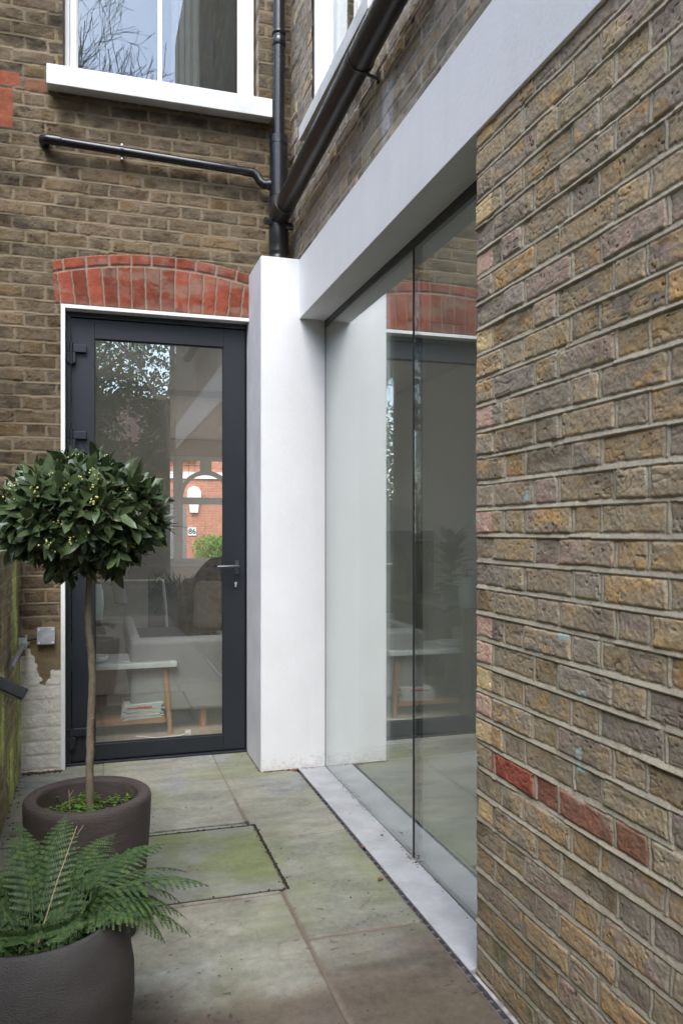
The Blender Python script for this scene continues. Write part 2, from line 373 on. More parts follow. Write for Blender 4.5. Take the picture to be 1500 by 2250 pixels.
# ================================================================ brickwork surfaces
PALR = [(.30, .225, .135), (.36, .25, .12), (.25, .20, .15), (.27, .20, .18), (.34, .27, .18), (.23, .21, .19), (.40, .25, .11), (.31, .235, .16)]
PALR2 = [(.40, .275, .12), (.21, .185, .17), (.36, .24, .12), (.26, .20, .20), (.33, .27, .17), (.11, .10, .095), (.38, .27, .14)]
PALB = [(.155, .115, .065), (.125, .095, .060), (.19, .135, .070), (.12, .10, .08), (.16, .12, .09), (.10, .085, .065), (.175, .13, .085)]
PALB2 = [(.23, .16, .075), (.085, .075, .065), (.15, .12, .085), (.13, .095, .07), (.20, .15, .10), (.06, .055, .05)]
def brick_field(U, Z, seed, pal, pal2, mort, CH=.0757, z0=.004, lip=.0062, irr=1.0, rough=1.0, darkw=.0, uni=1.0):
    Zw = Z + .0035 * fbm(U * 1.3, Z * .7, seed, 2) * irr + .0012 * vn(U * 9, Z * 4, seed + 3) * irr - z0
    ci = np.floor(Zw / CH); v = Zw - ci * CH
    j = .0125 + .0022 * vn(U * 5, ci * 3.7, seed + 5)
    off = np.where(ci % 2 == 0, 0, .1675) + (hsh(ci, 0, seed + 9) - .5) * .012 * irr + .004 * vn(Z * 40, ci, seed + 8)
    Uw = U - off + .005 * vn(U * 7, ci * 7.31, seed + 11) * irr
    k = np.floor(Uw / .335); p = Uw - k * .335
    head = p < .1125
    bid = k * 2 + head; l = np.where(head, p, p - .1125); wd = np.where(head, .1125, .2225)
    r1 = hsh(bid, ci, seed + 21); r2 = hsh(bid, ci, seed + 22); r3 = hsh(bid, ci, seed + 23); r4 = hsh(bid, ci, seed + 24); r5 = hsh(bid, ci, seed + 25)
    du = np.minimum(l, wd - l) - .0052 - .002 * r4; dv = np.minimum(v - j, CH - v - .0004 - .0015 * r5)
    d = np.minimum(du, dv) + (.0026 * fbm(U * 32, Z * 32, seed + 31, 4, .6) - .0022 * np.maximum(0, vn(U * 11, Z * 17, seed + 33))) * rough
    # rounded brick corners
    cu = np.maximum(.006 - du, 0); cv = np.maximum(.006 - dv, 0); d = np.minimum(d, .006 - np.sqrt(cu ** 2 + cv ** 2) + .0012 * vn(U * 70, Z * 70, seed + 37))
    ins = ss(-.0008, .0012, d)
    hb = (r3 - .5) * .0055 + (l / wd - .5) * (r1 - .5) * .004 + np.clip(d, 0, .005) * .45 + .0019 * fbm(U * 30, Z * 42, seed + 41, 4, .6) * rough + .0007 * vn(U * 140, Z * 140, seed + 43) * rough
    # drag cracks and pits
    cr = np.abs(vn(U * 22 + 3 * vn(U * 9, Z * 9, seed + 5), Z * 60, seed + 47)); crk = (1 - ss(.0, .10, cr)) * (vn(U * 6, Z * 9, seed + 49) > .25)
    pit = ss(.72, .86, vn(U * 120, Z * 120, seed + 53)) * (vn(U * 13, Z * 13, seed + 55) > .1)
    hb = hb - .0018 * crk * rough - .003 * pit * rough
    s = np.clip(v / j, 0, 1)
    lipn = lip * (.75 + .45 * vn(U * 6, ci * 5.1, seed + 61) + .15 * vn(U * 50, Z * 50, seed + 62))
    hm_b = lipn * (1 - s) ** .8 - .0015 * s + .0006 * vn(U * 90, Z * 120, seed + 63)
    drop = (vn(U * 11, ci * 9.1, seed + 64) > .72); hm_b = np.where(drop, hm_b - .003, hm_b)
    dd = np.abs(np.minimum(l, wd - l)); hm_v = .0006 + .0016 * (1 - ss(0, .004, dd)) - .0016 * ss(.003, .0052, dd) + .0006 * vn(U * 90, Z * 90, seed + 65)
    bed = v < j
    hm = np.where(bed, hm_b, np.minimum(hm_v, .0015))
    h = hm * (1 - ins) + hb * ins
    # colour
    c1 = pick(pal, [1] * len(pal), r1); c2 = pick(pal2, [1] * len(pal2), r2); av = np.mean(pal, 0); c1 = c1 * (1 - .42 * uni) + av * .42 * uni; c2 = c2 * (1 - .28 * uni) + av * .28 * uni
    m = ss(-.02 + (r4 - .5) * .5, .32 + (r4 - .5) * .5, fbm(U * 16 + bid, Z * 26 + ci, seed + 71, 4, .6))
    c = mixc(c1, c2, m * .85)
    c = c * (1 + (.22 * r3 - .11) * (1 + 2.5 * (1 - uni)))[..., None] * (1 + .22 * fbm(U * 60, Z * 60, seed + 73, 3, .7))[..., None]
    c = c * (1 - .5 * pit - .3 * crk)[..., None]
    soot = ss(.25, .6, fbm(U * 5, Z * 9, seed + 75, 4)) * (.45 + darkw); c = c * (1 - soot)[..., None]
    cm = np.array(mort) * (1 + .16 * fbm(U * 22, Z * 40, seed + 77, 4, .6) + .09 * vn(U * 3, ci * 3.3, seed + 78))[..., None]
    cm = cm * (1 - .25 * ss(.2, .6, fbm(U * 4, Z * 4, seed + 79, 3)))[..., None]
    smear = (1 - ss(.0, .016, d)) * ss(-.45, .4, fbm(U * 18, Z * 30, seed + 81, 3)) * .8
    c = mixc(c, cm * .92, smear)
    haze = .50 * uni * ss(-.35, .55, fbm(U * 7, Z * 9, seed + 83, 4)); c = mixc(c, cm * .85, haze)
    return h, mixc(cm, c, ins), dict(ci=ci, bid=bid, ins=ins, r1=r1, head=head, bed=bed, v=v, j=j, d=d)
RED = np.array((.30, .088, .056))
def redc(U, Z, seed): return RED * (1 + .28 * fbm(U * 25, Z * 25, seed, 4) + .10 * vn(U * 130, Z * 130, seed + 2))[..., None]

house = empty('terraced_house'); tag(house, 'old stock brick terraced house with white beam, dark framed glass door and frameless side glazing', 'house')

# ---- right wing, ground floor pier (U runs from the corner towards the viewer, round the corner when negative)
YC, XP = 2.155, 1.075
def f_pier(U, Z):
    h, c, q = brick_field(U, Z, 5, PALR, PALR2, (.285, .258, .208), uni=.62)
    seq = (q['ci'] == 8) & (U > .10) & (U < .80)
    t = (ss(-.35, .0, fbm(U * 9, Z * 14, 77, 3)) * .7 + .3)
    rr = redc(U, Z, 91) * (np.where(U > .62, .62, np.where(U < .33, 1.05, .85)))[..., None]
    rr = rr * np.array((.82, .84, .92)); sel = (seq & ~q['bed']) * q['ins'] * t * (.72 + .28 * (U < .34))
    c = mixc(c, rr, sel)
    pink = (U < .105) & (np.isin(q['ci'], [10, 12, 13, 17, 21, 27])) ; pc = np.array((.52, .35, .29)) * (1 + .25 * fbm(U * 40, Z * 40, 92, 3))[..., None]
    c = mixc(c, pc, pink * q['ins'] * .75)
    yel = (U < .105) & (np.isin(q['ci'], [6, 9, 11, 24, 29])); yc = np.array((.56, .44, .25)) * (1 + .25 * fbm(U * 40, Z * 40, 93, 3))[..., None]
    c = mixc(c, yc, yel * q['ins'] * .8)
    blue = ss(.52, .66, fbm(U * 11 + 3, Z * 14, 95, 3, .7)) * ((Z > .75) & (Z < 1.5) & (U < .6)); c = mixc(c, np.array((.30, .42, .42)) + 0 * c, blue * .75)
    c = c * 1.3 * np.array((1.04, 1.0, .92))
    green = ss(.1, .6, fbm(U * 6, Z * 7, 96, 4)) * (1 - ss(.1, .5, Z)); c = mixc(c, np.array((.13, .15, .06)) + 0 * c, green * .55)
    foot_tone = 1 - .28 * (1 - ss(.0, .55, Z + .12 * fbm(U * 3, Z * 3, 97, 3))); c = c * foot_tone[..., None]  # brick tone gets darker towards the foot of the pier
    # eased corner
    h = h - np.maximum(0, .008 - np.abs(U)) * .5
    return h, c
def p_pier(U, Z, h):
    return np.where(U >= 0, XP - h, XP - np.minimum(U, 0)), np.where(U >= 0, YC - U, YC + h), Z
us = np.concatenate([np.arange(-.14, 0, .004), np.arange(0, .95, .0023), np.arange(.95, 4.27, .011)])
grid_object('brick_pier', us, np.concatenate([np.arange(-.02, 2.482, .0023)]), f_pier, p_pier, M_brick, house)
# ---- right wing, wall above the white beam
XU = 1.10
def f_upper(U, Z):
    h, c, q = brick_field(U, Z, 15, PALB + PALR[:4], PALB2 + PALR2[:2], (.25, .225, .18), lip=.0045, darkw=.15, uni=.5)
    pale = ss(.1, .5, fbm(U * 2.5, Z * 3, 101, 4)) * (1 - ss(3.2, 3.6, Z)); c = mixc(c, np.array((.36, .32, .25)) + 0 * c, pale * .3)
    streak = ss(.1, .5, fbm(U * 3, Z * .8, 103, 3)) * (Z < 3.5); c = mixc(c, c * np.array((.55, .38, .32)), streak * .7 * ((Z > 3.2) & (U > .5) & (U < 1.7)))
    lw = ss(.30, .6, fbm(U * 7, Z * 3, 105, 3)) * ((U > 1.5) & (Z < 3.7)); c = mixc(c, np.array((.42, .42, .44)) + 0 * c, lw * .55)
    c = c * 1.45
    red = ((U > 1.59) & (U < 1.80) & (Z > 3.3)) * q['ins']; c = mixc(c, redc(U, Z, 106), red * .9)
    return h, c
SW = (3.13, 4.14, 3.47, 5.2)
keepw = lambda U, Z: ~(((4.64 - U) > SW[0]) & ((4.64 - U) < SW[1]) & (Z > SW[2]) & (Z < SW[3]))
grid_object('upper_side_wall', np.concatenate([np.arange(0, 3.2, .0048), np.arange(3.2, 7.15, .014)]), np.concatenate([np.arange(2.79, 4.75, .0045), np.arange(4.75, 8.5, .016)]),
            f_upper, lambda U, Z, h: (XU - h, 4.64 - U, Z), M_brick, house, keep=keepw)
# ---- rear wall with the door and the sash window
YB = 4.64
ARX, ARZ = .335, -1.60                        # centre of the flat segmental arch
def arch_top(x, z0): return z0 + .065 - .62 * (x - .33) ** 2 * .5 * .8
def f_rear(U, Z):
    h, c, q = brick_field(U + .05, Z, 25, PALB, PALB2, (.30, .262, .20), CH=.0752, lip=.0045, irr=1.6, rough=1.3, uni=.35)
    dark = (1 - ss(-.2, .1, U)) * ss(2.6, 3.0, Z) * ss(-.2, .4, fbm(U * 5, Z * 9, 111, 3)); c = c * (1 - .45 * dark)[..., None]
    undr = ss(0, .5, fbm(U * 1.3, Z * 1.1, 113, 3)); c = mixc(c, c * 1.3, undr)
    # rendered, limewashed base left of the door
    edge = .56 + .10 * vn(U * 14, Z * 4, 121) + .05 * vn(U * 50, Z * 50, 122) - (U + .30) * .9
    ren = (ss(0, .012, edge - Z) * (U < -.19)); lump = .006 + .004 * fbm(U * 9, Z * 12, 123, 4) + .002 * fbm(U * 60, Z * 60, 124, 3)
    ghost = (1 - ss(.0, .006, np.abs(q['v'] - q['j'] * .5) - .003 * vn(U * 20, Z * 20, 125)))
    h = h * (1 - ren) + ren * (lump + .35 * h - .003 * ghost)
    rc = np.array((1.22, 1.28, 1.36)) * (1 + .18 * fbm(U * 12, Z * 16, 126, 4))[..., None] * (1 - .25 * ghost)[..., None]
    c = mixc(c, rc, ren)
    col2 = (ss(0, .01, .80 + .03 * vn(U * 20, 0 * Z, 128) - Z) * (U < -.19)) * (1 - ren); c = mixc(c, np.array((.40, .34, .23)) * (1 + .2 * fbm(U * 8, Z * 40, 129, 3))[..., None], col2 * .8); h = h * (1 - .7 * col2)
    # two tall red bricks high on the left
    rq = (((U > -.66) & (U < -.435) & (Z > 3.49) & (Z < 3.695)) | ((U > -.70) & (U < -.40) & (Z > 3.715) & (Z < 3.79)) | ((U > -.375) & (U < -.27) & (Z > 3.70) & (Z < 3.765)))
    c = mixc(c, redc(U, Z, 130) * 1.5, rq * np.where(U > -.39, .4, .85)); h = np.where(rq, .002 + .0006 * vn(U * 60, Z * 60, 131), h)
    rq2 = (U > .97) & (U < 1.12) & (hsh(q['ci'], 0, 134) < .1) & (Z > 2.8) ; c = mixc(c, redc(U, Z, 133) * .7, rq2 * q['ins'] * .8)
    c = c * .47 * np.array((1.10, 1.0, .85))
    # gauged red arch
    a = in_arch(U, Z)
    ang = np.arctan2(U - ARX, Z - ARZ); rr = np.hypot(U - ARX, Z - ARZ)
    top1 = soldier_top(U)
    n = .0182; an1 = ang + 1.0 + .0016 * vn(U * 9, 0 * Z, 155) + .0006 * vn(U * 40, Z * 30, 156); kk = np.floor(an1 / n); pp = an1 / n - kk; w_ = n * rr
    ds = np.minimum(pp, 1 - pp) * w_ - .0042; ds = np.minimum(ds, np.minimum(top1 - .004 - Z, Z - 2.560))
    n2 = .0268; an2 = ang + 1.0 + .0028 * vn(U * 7, 0 * Z, 157); k2 = np.floor(an2 / n2); p2 = an2 / n2 - k2; dh = np.minimum(p2, 1 - p2) * n2 * rr - .006
    dh = np.minimum(dh, np.minimum(Z - (top1 + .010), top1 + .066 - Z))
    hd = Z > top1 + .003
    da = np.where(hd, dh, ds) + .0014 * fbm(U * 45, Z * 45, 141, 3); ia = ss(-.0008, .0014, da)
    tone = .68 + .62 * np.where(hd, hsh(k2, 5, 142), hsh(kk, 3, 143))
    ca = redc(U, Z, 144) * .76 * np.array((1.03, .88, .78)) * tone[..., None]
    pale = ss(.1, .55, fbm(U * 5, Z * 12, 145, 4)) * .22 + .25 * (1 - ss(2.56, 2.60, Z)) ; ca = mixc(ca, np.array((.27, .20, .165)) + 0 * ca, pale)
    sm = ss(.05, .5, fbm(U * 9, Z * 20, 151, 4)); ca = mixc(ca, np.array((.24, .19, .14)) + 0 * ca, sm * .45); ca = ca * (1 - .35 * ss(.2, .6, fbm(U * 16, Z * 16, 152, 4)))[..., None]
    ca = mixc(np.array((.24, .19, .145)) * (1 + .15 * fbm(U * 20, Z * 20, 146, 3))[..., None], ca, ia)
    ha = np.where(ia > 0, 0, 0) + ia * (.0045 + np.clip(da, 0, .004) * .4 + .0008 * fbm(U * 40, Z * 40, 147, 3)) - (1 - ia) * .0010
    h = np.where(a, ha, h); c = np.where(a[..., None], ca, c)
    return h, c
def soldier_top(U): return 2.735 + .072 * (1 - ((U - .36) / .56) ** 2) - .002
def in_arch(U, Z): return (U > -.222 + (Z - 2.56) * -.05) & (U < .90) & (Z > 2.553) & (Z < soldier_top(U) + .068)
DO = (-.192, .876, -1, 2.553); WO = (-.185, .905, 3.80, 5.62)
def keepr(U, Z):
    k = np.ones(U.shape, bool)
    for o in (DO, WO): k &= ~((U > o[0]) & (U < o[1]) & (Z > o[2]) & (Z < o[3]))
    return k
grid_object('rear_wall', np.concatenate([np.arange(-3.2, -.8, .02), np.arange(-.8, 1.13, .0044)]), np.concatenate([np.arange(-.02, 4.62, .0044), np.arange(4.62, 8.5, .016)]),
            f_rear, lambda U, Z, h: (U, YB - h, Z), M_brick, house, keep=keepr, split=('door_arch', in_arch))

# ================================================================ shell of the house behind the brick faces
b = MB()
holes_wall(b, 'x', YB + .012, 4.78, -3.2, 1.115, 0, 8.5, [DO, WO])
b.build('rear_wall_core', M_wallback, house)
b = MB(); holes_wall(b, 'x', 4.78, 4.90, -3.2, 1.115, 0, 8.5, [(-.17, .868, -1, 2.535), (-.17, .89, 3.83, 5.6)])
b.build('rear_wall_lining', M_plaster, house)
b = MB(); holes_wall(b, 'y', XU + .012, 1.40, -2.5, 4.90, 2.81, 8.5, [SW]); b.build('side_wall_core', M_wallside, house)
b = MB(); b.box(XP + .014, 1.40, -2.1, YC - .012, -.05, 2.481)
b.build('pier_core', M_wallside, house)
b = MB(); holes_wall(b, 'x', -2.5, -2.12, 1.115, 6, 0, 8.5, [(1.7, 5.2, .02, 2.45)]); b.box(5.7, 6, -2.12, 4.9, 0, 8.5); b.box(5.2, 5.69, -2.11, 4.9, 8.3, 8.5)  # wide opening in the end wall added to let daylight into the kitchen
b.build('wing_end_wall', M_wallside, house)
# white beam and boxed-in pillar
b = MB(); b.box(1.062, 1.41, -2.1, 4.279, 2.481, 2.808); b.build('rendered_beam', M_white, house, bevel=.003)
b = MB(); b.box(.851, 1.41, 4.28, 4.66, 0, 2.81); b.box(1.1, 1.41, 4.66, 4.9, 0, 2.81); b.build('white_pillar', M_white, house, bevel=.003)
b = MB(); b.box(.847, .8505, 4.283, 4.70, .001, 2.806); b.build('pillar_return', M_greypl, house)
# rooms behind the glass
F = .012
b = MB(); b.box(-.6, 5.6, 4.775, 12.9, -.1, F); b.build('living_room_floor', M_floorw, house)
b = MB(); b.box(1.225, 5.69, -2.1, 4.27, -.1, F); b.build('kitchen_floor', M_kfloor, house)
b = MB(); b.box(-.6, 2.1, 4.905, 12.9, 2.76, 2.9); b.box(2.1, 5.2, 4.905, 5.1, 2.76, 2.9); b.box(2.1, 5.2, 12.3, 12.9, 2.76, 2.9); b.box(5.2, 5.69, 4.905, 12.9, 2.76, 2.9); b.box(1.42, 2.3, -2.1, 4.9, 2.62, 2.8); b.box(2.3, 5.69, 4.0, 4.9, 2.62, 2.8); b.box(2.3, 5.69, -2.1, -1.0, 2.62, 2.8); b.box(4.2, 5.69, -1.0, 4.0, 2.62, 2.8)  # gaps out of view, added so sky light falls into both rooms
b.box(-.6, 2.1, 8.35, 8.62, 2.70, 2.759); b.build('ceiling', M_ceil, house)
b = MB(); b.box(-.75, -.6, 4.91, 12.9, 0, 2.755); b.box(-.599, .47, 8.0, 8.34, 0, 2.755); b.box(-.599, .74, 8.7, 12.7, 0, 2.755)
b.box(5.3, 5.6, 4.91, 12.7, 0, 2.755); b.box(1.42, 5.69, 4.6, 4.9, 0, 2.61); b.box(4.3, 4.4, -2.1, 4.59, 0, 2.61)
b.build('room_wall', M_plaster, house)
# upstairs room behind the sash window
b = MB(); b.box(-.9, 1.09, 4.91, 8, 3.2, 3.3); b.box(-.9, 1.09, 4.91, 8, 6.0, 6.1); b.box(-.9, -.8, 4.91, 8, 3.31, 5.99); b.box(-.79, 1.09, 7.9, 8, 3.31, 5.99)
b.box(1.091, 1.2, 4.91, 8, 3.2, 6.1); b.box(1.42, 3.5, 2.5, 2.6, 3.2, 6); b.box(1.42, 3.5, 4.7, 4.8, 3.2, 6); b.box(3.4, 3.5, 2.61, 4.69, 3.2, 6); b.box(1.42, 3.39, 2.61, 4.69, 3.1, 3.2); b.box(1.42, 3.39, 2.61, 4.69, 6, 6.1)
b.build('upstairs_room_wall', mat('upstairs_paint', (.25, .235, .22), .9, .05), house)
# front wall with the bay window
YF = 12.8
WH = (.80, 3.95, .80, 2.50)
b = MB(); holes_wall(b, 'x', YF + .1, YF + .35, -3.2, 6, 0, 8.5, [WH]); b.build('front_wall', M_redfar, house)
b = MB(); holes_wall(b, 'x', YF - .04, YF + .098, -.6, 5.6, 0, 2.755, [WH]); b.build('front_wall_lining', M_plaster, house)
b = MB(); b.box(-3.19, 5.99, 12.86, 12.898, 2.91, 8.4); b.box(5.9, 5.99, 4.95, 12.85, 2.91, 8.4); b.box(-3.19, 2.09, 4.95, 12.85, 2.905, 2.93); b.build('bounce_lining', M_ceil, house)  # white linings added above the ceiling to bounce sky light down into the rooms
b = MB(); b.box(-3.3, -3.2, 4.95, 12.85, 0, 8.5); b.box(6.01, 6.1, 4.95, 12.85, 0, 8.5); tag(b.build('party_walls', M_wallside, house), kind='stuff')
b = MB(); b.box(-3.2, 1.2, 4.95, 12.85, 8.5, 8.7); b.build('roof', M_tarmac, house)  # right side left open to let sky light reach the ceiling gaps
# bay window joinery: white timber lights, transom, arched centre light
b = MB(); y0, y1 = YF, YF + .07
xs = [(.80, .85), (1.14, 1.285), (2.02, 2.16), (2.55, 2.65), (3.2, 3.3), (3.88, 3.95)]
for a, c_ in xs: b.box(a, c_, y0, y1, .80, 2.50)
b.box(.85, 3.88, y0 + .002, y1 - .002, .80, .878); b.box(.85, 3.88, y0 - .012, y1 + .01, 1.735, 1.845); b.box(.85, 3.88, y0 + .002, y1 - .002, 2.43, 2.5)
b.box(.80, 3.95, y0 - .05, y0 - .003, .76, .80)
# arched head: ring segment plus spandrel bars
cx_, cz_, ri, ro = 1.652, 1.845, .36, .43
ring = [(cx_ + ri * math.cos(R(a)), cz_ + ri * math.sin(R(a))) for a in range(0, 181, 10)]
ringo = [(cx_ + ro * math.cos(R(a)), cz_ + ro * math.sin(R(a))) for a in range(0, 181, 10)]
for i in range(18): b.prism([ring[i], ringo[i], ringo[i + 1], ring[i + 1]], y0 - .006, y1 + .004)
b.box(1.56, 1.74, y0 + .001, y1 - .001, 2.27, 2.43)
bay = b.build('bay_window', M_gloss, house)
b = MB(); b.box(.85, 3.88, y0 + .03, y0 + .036, .86, 2.45); b.build('window_pane', glass_mat('bay_glass', (.97, .97, .97), .6), bay)
b = MB()
for q in (.92, .985, 1.05): b.box(q - .003, q + .003, y0 + .016, y0 + .026, 1.846, 2.43)
for q in (1.96, 2.09, 2.22, 2.34): b.box(.85, 1.14, y0 + .018, y0 + .024, q - .003, q + .003)
for q in (1.38, 1.47, 1.56): b.box(q - .003, q + .003, y0 + .016, y0 + .026, 2.2, 2.43)
b.box(1.285, 1.56, y0 + .018, y0 + .024, 2.35, 2.356); b.build('leading', M_rub, bay)

# ================================================================ glazed back door
b = MB(); b.box(-.170, -.1425, 4.70, 4.775, .012, 2.535); b.box(.842, .868, 4.70, 4.775, .012, 2.535); b.box(-.1425, .842, 4.70, 4.775, 2.508, 2.535); b.box(-.17, .868, 4.69, 4.775, -.02, .012)
b.build('door_frame', M_door, house, bevel=.002)
b = MB(); yl0, yl1 = 4.715, 4.765
gx0, gx1, gz0, gz1 = -.017, .711, .105, 2.398
b.box(-.139, gx0, yl0, yl1, .018, 2.504); b.box(gx1, .838, yl0, yl1, .018, 2.504); b.box(gx0, gx1, yl0, yl1, .018, gz0); b.box(gx0, gx1, yl0, yl1, gz1, 2.504)
door = b.build('door', M_door, house, bevel=.0015)
b = MB(); e = .006
b.box(gx0, gx0 + e, yl0 + .008, yl0 + .02, gz0, gz1); b.box(gx1 - e, gx1, yl0 + .008, yl0 + .02, gz0, gz1); b.box(gx0 + e, gx1 - e, yl0 + .008, yl0 + .02, gz0, gz0 + e); b.box(gx0 + e, gx1 - e, yl0 + .008, yl0 + .02, gz1 - e, gz1)
b.build('glazing_gasket', M_rub, door)
b = MB(); b.box(gx0 - .004, gx1 + .004, 4.733, 4.739, gz0 - .004, gz1 + .004); b.build('glass_pane', M_glass, door)
for z in (2.31, 1.825, .165):
    b = MB(); b.box(-.163, -.060, 4.690, 4.7145, z + .0, z + .042); b.box(-.163, -.118, 4.683, 4.714, z - .062, z - .004)
    b.tube([(-.141, 4.690, z - .07), (-.141, 4.690, z + .05)], .0115, 14); b.build('hinge', M_door, door, bevel=.002)
b = MB(); b.box(.778, .800, 4.706, 4.7145, 1.055, 1.135); b.tube([(.789, 4.714, 1.103), (.789, 4.664, 1.103)], .010, 12)
b.tube([(.792, 4.664, 1.103), (.760, 4.660, 1.103), (.715, 4.662, 1.102), (.668, 4.668, 1.101)], [.0095, .0095, .009, .0085], 12); b.build('door_handle', mat('brushed_dark_handle', (.11, .12, .13), .3, .1, metal=.7), door, bevel=.001)
b = MB(); b.lathe([(0, 0), (.016, 0), (.017, .004), (.0, .0045)], (0, 0, 0), 20); me = b.mesh('lk')
lk = MB(); lk.prism([(.781 + .013 * math.cos(a) , .995 + .024 * math.sin(a)) for a in np.linspace(0, 2 * math.pi, 24, endpoint=False)], 4.707, 4.7145)
lk.build('lock_plate', M_door, door)
lk = MB(); lk.prism([(.781 + .0085 * math.cos(a), 1.001 + .0085 * math.sin(a)) for a in np.linspace(0, 2 * math.pi, 18, endpoint=False)], 4.704, 4.7068); lk.box(.777, .785, 4.7045, 4.7068, .979, .996)
lk.build('lock_cylinder', mat('polished_lock_barrel', (.7, .7, .68), .3, .1, metal=.6), door)
# white lining round the opening
b = MB(); b.box(-.193, -.1705, 4.628, 4.699, 0, 2.556); b.box(-.1705, .846, 4.628, 4.699, 2.536, 2.556); b.build('door_lining', M_gloss, house, bevel=.0015)

# ================================================================ sash window over the door
b = MB()
wy0, wy1 = 4.735, 4.775
b.box(-.175, -.150, wy0 - .02, wy1, 3.83, 5.6); b.box(-.150, -.112, wy0, wy1, 3.83, 5.6)
b.box(.862, .89, wy0 - .02, wy1, 3.83, 5.6); b.box(.805, .862, wy0, wy1, 3.83, 5.6)
b.box(-.112, .805, wy0 + .002, wy1 - .002, 3.83, 3.905); b.box(.333, .358, wy0 + .004, wy1 - .004, 3.905, 5.5); b.box(-.112, .805, wy0 + .002, wy1 - .002, 5.5, 5.6)
b.box(-.112, -.105, wy0 + .012, wy1 - .01, 3.905, 5.5); b.box(.798, .805, wy0 + .012, wy1 - .01, 3.905, 5.5)
sash = b.build('sash_window', M_gloss, house, bevel=.003)
b = MB(); b.box(-.11, .80, wy0 + .016, wy0 + .020, 3.9, 5.5); b.build('window_pane', M_glass_w, sash)
b = MB(); b.prism([(4.535, 3.703), (4.66, 3.72), (4.735, 3.76), (4.735, 3.828), (4.535, 3.812)], -.262, .968, 'x'); b.build('window_sill', M_sill, sash, bevel=.005)
b = MB()
for k in range(14):
    x = .42 + k * .012; y = 4.85 + .014 * math.sin(k * 1.9)
    x2 = x + .012; y2 = 4.85 + .014 * math.sin((k + 1) * 1.9)
    b.prism([(x, y), (x2, y2), (x2, y2 + .004), (x, y + .004)], 3.85, 5.7, 'z')
b.build('curtain', mat('grey_curtain', (.33, .31, .29), .9, .1), sash)
# window in the side wall, seen along the wall
b = MB(); b.box(1.18, 1.23, 3.13, 3.19, 3.50, 5.2); b.box(1.18, 1.23, 4.08, 4.14, 3.50, 5.2); b.box(1.18, 1.23, 3.19, 4.08, 3.50, 3.57); b.box(1.185, 1.225, 3.615, 3.645, 3.57, 5.2)
b.box(1.165, 1.18, 4.10, 4.14, 3.50, 5.2)
sw = b.build('side_sash_window', M_gloss, house, bevel=.003)
b = MB(); b.box(1.20, 1.204, 3.19, 4.08, 3.57, 5.2); b.build('window_pane', M_glass_w, sw)
b = MB(); b.prism([(1.043, 3.425), (1.1, 3.44), (1.2, 3.46), (1.2, 3.515), (1.043, 3.502)], 3.06, 4.215, 'y'); b.build('window_sill', M_sill, sw, bevel=.004)
b = MB(); b.box(1.11, 1.165, 4.125, 4.1405, 3.50, 5.2); b.build('white_reveal', M_gloss, sw)

# ================================================================ frameless side glazing
b = MB(); b.box(1.205, 1.235, 2.05, 4.275, 2.445, 2.4805); b.box(1.209, 1.225, 4.268, 4.278, .002, 2.445); b.box(1.203, 1.232, 2.05, 4.275, -.012, -.001)
gl = b.build('side_glazing', mat('grey_glazing_channel', (.035, .036, .036), .5, .1), house)
b = MB(); b.box(1.210, 1.222, 2.985, 4.268, .0, 2.445); b.build('glass_pane', M_glass_s, gl)
b = MB(); b.box(1.210, 1.222, 2.05, 2.968, .0, 2.445); b.build('glass_pane', M_glass_s, gl)
b = MB(); b.box(1.2085, 1.2235, 2.9685, 2.9845, .0, 2.445); b.box(1.224, 1.236, 2.945, 2.9845, .0, 2.445); b.build('joint_seal', M_rub, gl)
b = MB(); b.box(1.058, 1.209, YC + .01, 4.2785, -.06, .003); b.build('threshold_stone', M_stone, house, bevel=.003)
